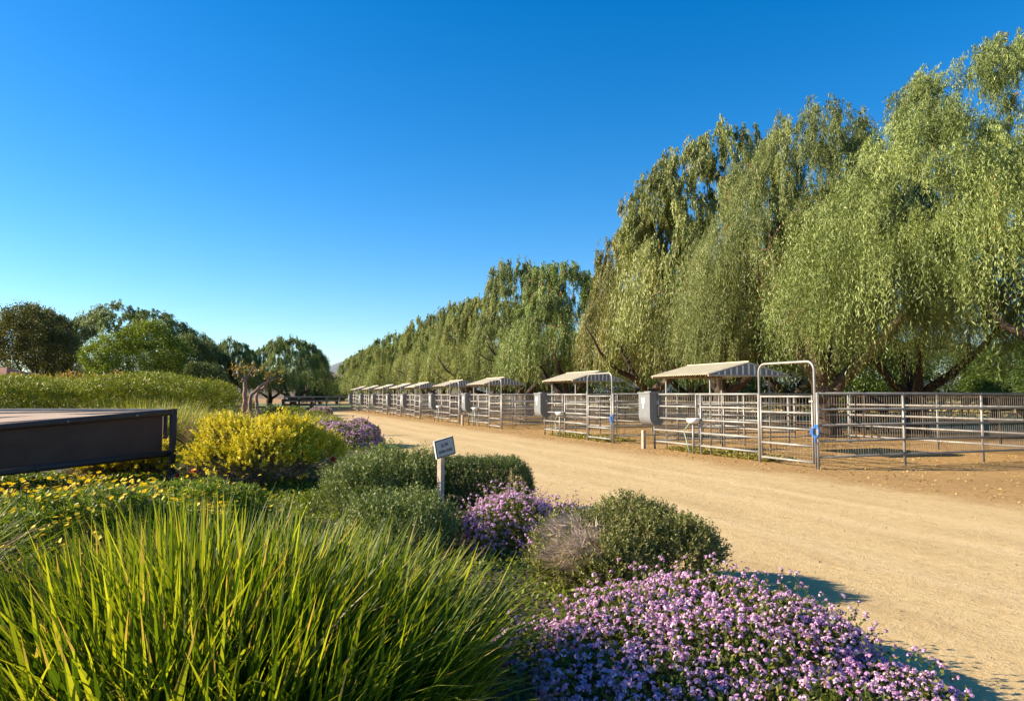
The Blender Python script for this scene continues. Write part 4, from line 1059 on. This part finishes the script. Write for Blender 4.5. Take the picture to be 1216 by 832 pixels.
def strip(s0, s1, t0, t1):
    def fn(rng, n):
        s = rng.uniform(s0, s1, n); t = rng.uniform(t0, t1, n) ; p = P0.x + U.x * s + V.x * t; q = P0.y + U.y * s + V.y * t
        return np.stack([p, q], 1)
    return fn
scatter_cover('hay', 'scattered green hay along the front of the nearest pen', 'hay', strip(1.8, 6.0, .1, 1.1), 5000, .05, .10, M['hay'], 143)
scatter_cover('hay', 'scattered green hay along the front of the second pen', 'hay', strip(9.5, 14.0, .0, 1.2), 3500, .05, .12, M['hay'], 144)
scatter_cover('dry_grass', 'dry straw coloured grass in the field behind the pens', 'dry grass', strip(-20, 60, 22, 48), 30000, .35, .35, M['straw'], 145)
scatter_cover('leaf_litter', 'fallen leaves and straw bits on the dirt by the pens', 'leaf litter', strip(-6, 40, -1.3, 7), 9000, .012, .06, M['straw'], 146)

rng = np.random.default_rng(151)
def stones(label, pts, smin, smax, mat):
    k = len(pts); sz = rng.uniform(smin, smax, k) * rng.uniform(.4, 1, k); Q = []
    a = rng.uniform(0, 6.28, k); ex = np.stack([np.cos(a), np.sin(a), np.zeros(k)], 1); ey = np.stack([-np.sin(a), np.cos(a), np.zeros(k)], 1); ez = np.array([[0, 0, 1.0]])
    c = np.concatenate([pts, np.full((k, 1), .006)], 1); j = lambda: rng.uniform(.7, 1.2, (k, 1)) * sz[:, None]
    b_ = [c + ex * j() + ey * j() * .4, c + ey * j() - ex * j() * .3, c - ex * j() - ey * j() * .3, c - ey * j() + ex * j() * .3]; t_ = [c + (q_ - c) * .55 + ez * j() * .7 for q_ in b_]
    for q_ in range(4): Q.append(np.stack([b_[q_], b_[(q_ + 1) % 4], t_[(q_ + 1) % 4], t_[q_]], 1))
    Q.append(np.stack(t_, 1)); Q = np.concatenate(Q)
    return tag(link('pebbles', quad_mesh('pebbles', Q, rng.random(len(Q)), mat)), label, 'pebbles', None, 'stuff')
M['pebble'] = leaf('pebble_stone', [(0, (.24, .17, .10)), (.6, (.42, .31, .19)), (1, (.56, .45, .31))], 0, .9, .1)
stones('small loose stones on the sandy road', strip(-14, 14, -8.2, -.2)(rng, 2600), .004, .014, M['pebble'])
scatter_cover('leaf_litter', 'bits of straw and twigs on the sandy road', 'leaf litter', strip(-14, 20, -8.5, -1), 1000, .010, .03, M['dead'], 152)
scatter_cover('weeds', 'thin weeds and straw along the crumbled edge of the planting bed', 'weeds', strip(-6, 30, -8.0, -7.3), 2200, .05, .04, M['straw'], 153)

# ------------------------------------------------------------------ light
EL, AZ = R(25), R(5)
sd = Vector((-math.cos(AZ) * math.cos(EL), math.sin(AZ) * math.cos(EL), math.sin(EL)))
sun = bpy.data.lights.new('sun', 'SUN'); sun.energy = 5.0; sun.angle = R(.5); sun.color = (1, .85, .62)
so = bpy.data.objects.new('sun', sun); C.objects.link(so); so.rotation_euler = (-sd).to_track_quat('-Z', 'Y').to_euler(); so.location = (-20, 5, 20)
w = bpy.data.worlds.new('World'); sc.world = w; w.use_nodes = True; nt = w.node_tree; nt.nodes.clear()
sky = N(nt, 'ShaderNodeTexSky', sky_type='NISHITA'); sky.sun_disc = False; sky.sun_elevation = EL; sky.sun_rotation = math.atan2(sd.x, sd.y)
sky.air_density = 1.0; sky.dust_density = .3; sky.ozone_density = 4.0; sky.altitude = 200
hsv = N(nt, 'ShaderNodeHueSaturation'); hsv.inputs['Hue'].default_value = .502; hsv.inputs['Saturation'].default_value = 1.36; hsv.inputs['Value'].default_value = 1.0
bg = N(nt, 'ShaderNodeBackground'); bg.inputs['Strength'].default_value = .085
wo = N(nt, 'ShaderNodeOutputWorld')
nt.links.new(sky.outputs[0], hsv.inputs['Color']); nt.links.new(hsv.outputs[0], bg.inputs[0]); nt.links.new(bg.outputs[0], wo.inputs[0])

# ------------------------------------------------------------------ camera + render settings
cam = bpy.data.cameras.new('camera'); cam.sensor_width = 36; cam.lens = 36 * F / 1216; cam.clip_end = 6000; cam.clip_start = .05
co = bpy.data.objects.new('camera', cam); C.objects.link(co); co.location = (0, 0, H); co.rotation_euler = (math.pi / 2 + PITCH, 0, 0)
sc.camera = co
sc.view_settings.view_transform = 'Standard'; sc.view_settings.look = 'None'; sc.view_settings.exposure = 1.3; sc.view_settings.gamma = 1
sc.render.engine = 'CYCLES'
cy = sc.cycles; cy.max_bounces = 6; cy.diffuse_bounces = 3; cy.glossy_bounces = 2; cy.transmission_bounces = 3; cy.transparent_max_bounces = 4; cy.caustics_reflective = False; cy.caustics_refractive = False
sc.render.filter_size = 1.15; cy.use_denoising = True; cy.denoiser = 'OPENIMAGEDENOISE'; cy.denoising_prefilter = 'ACCURATE'; cy.sample_clamp_indirect = 6; cy.use_adaptive_sampling = True; cy.adaptive_threshold = .02
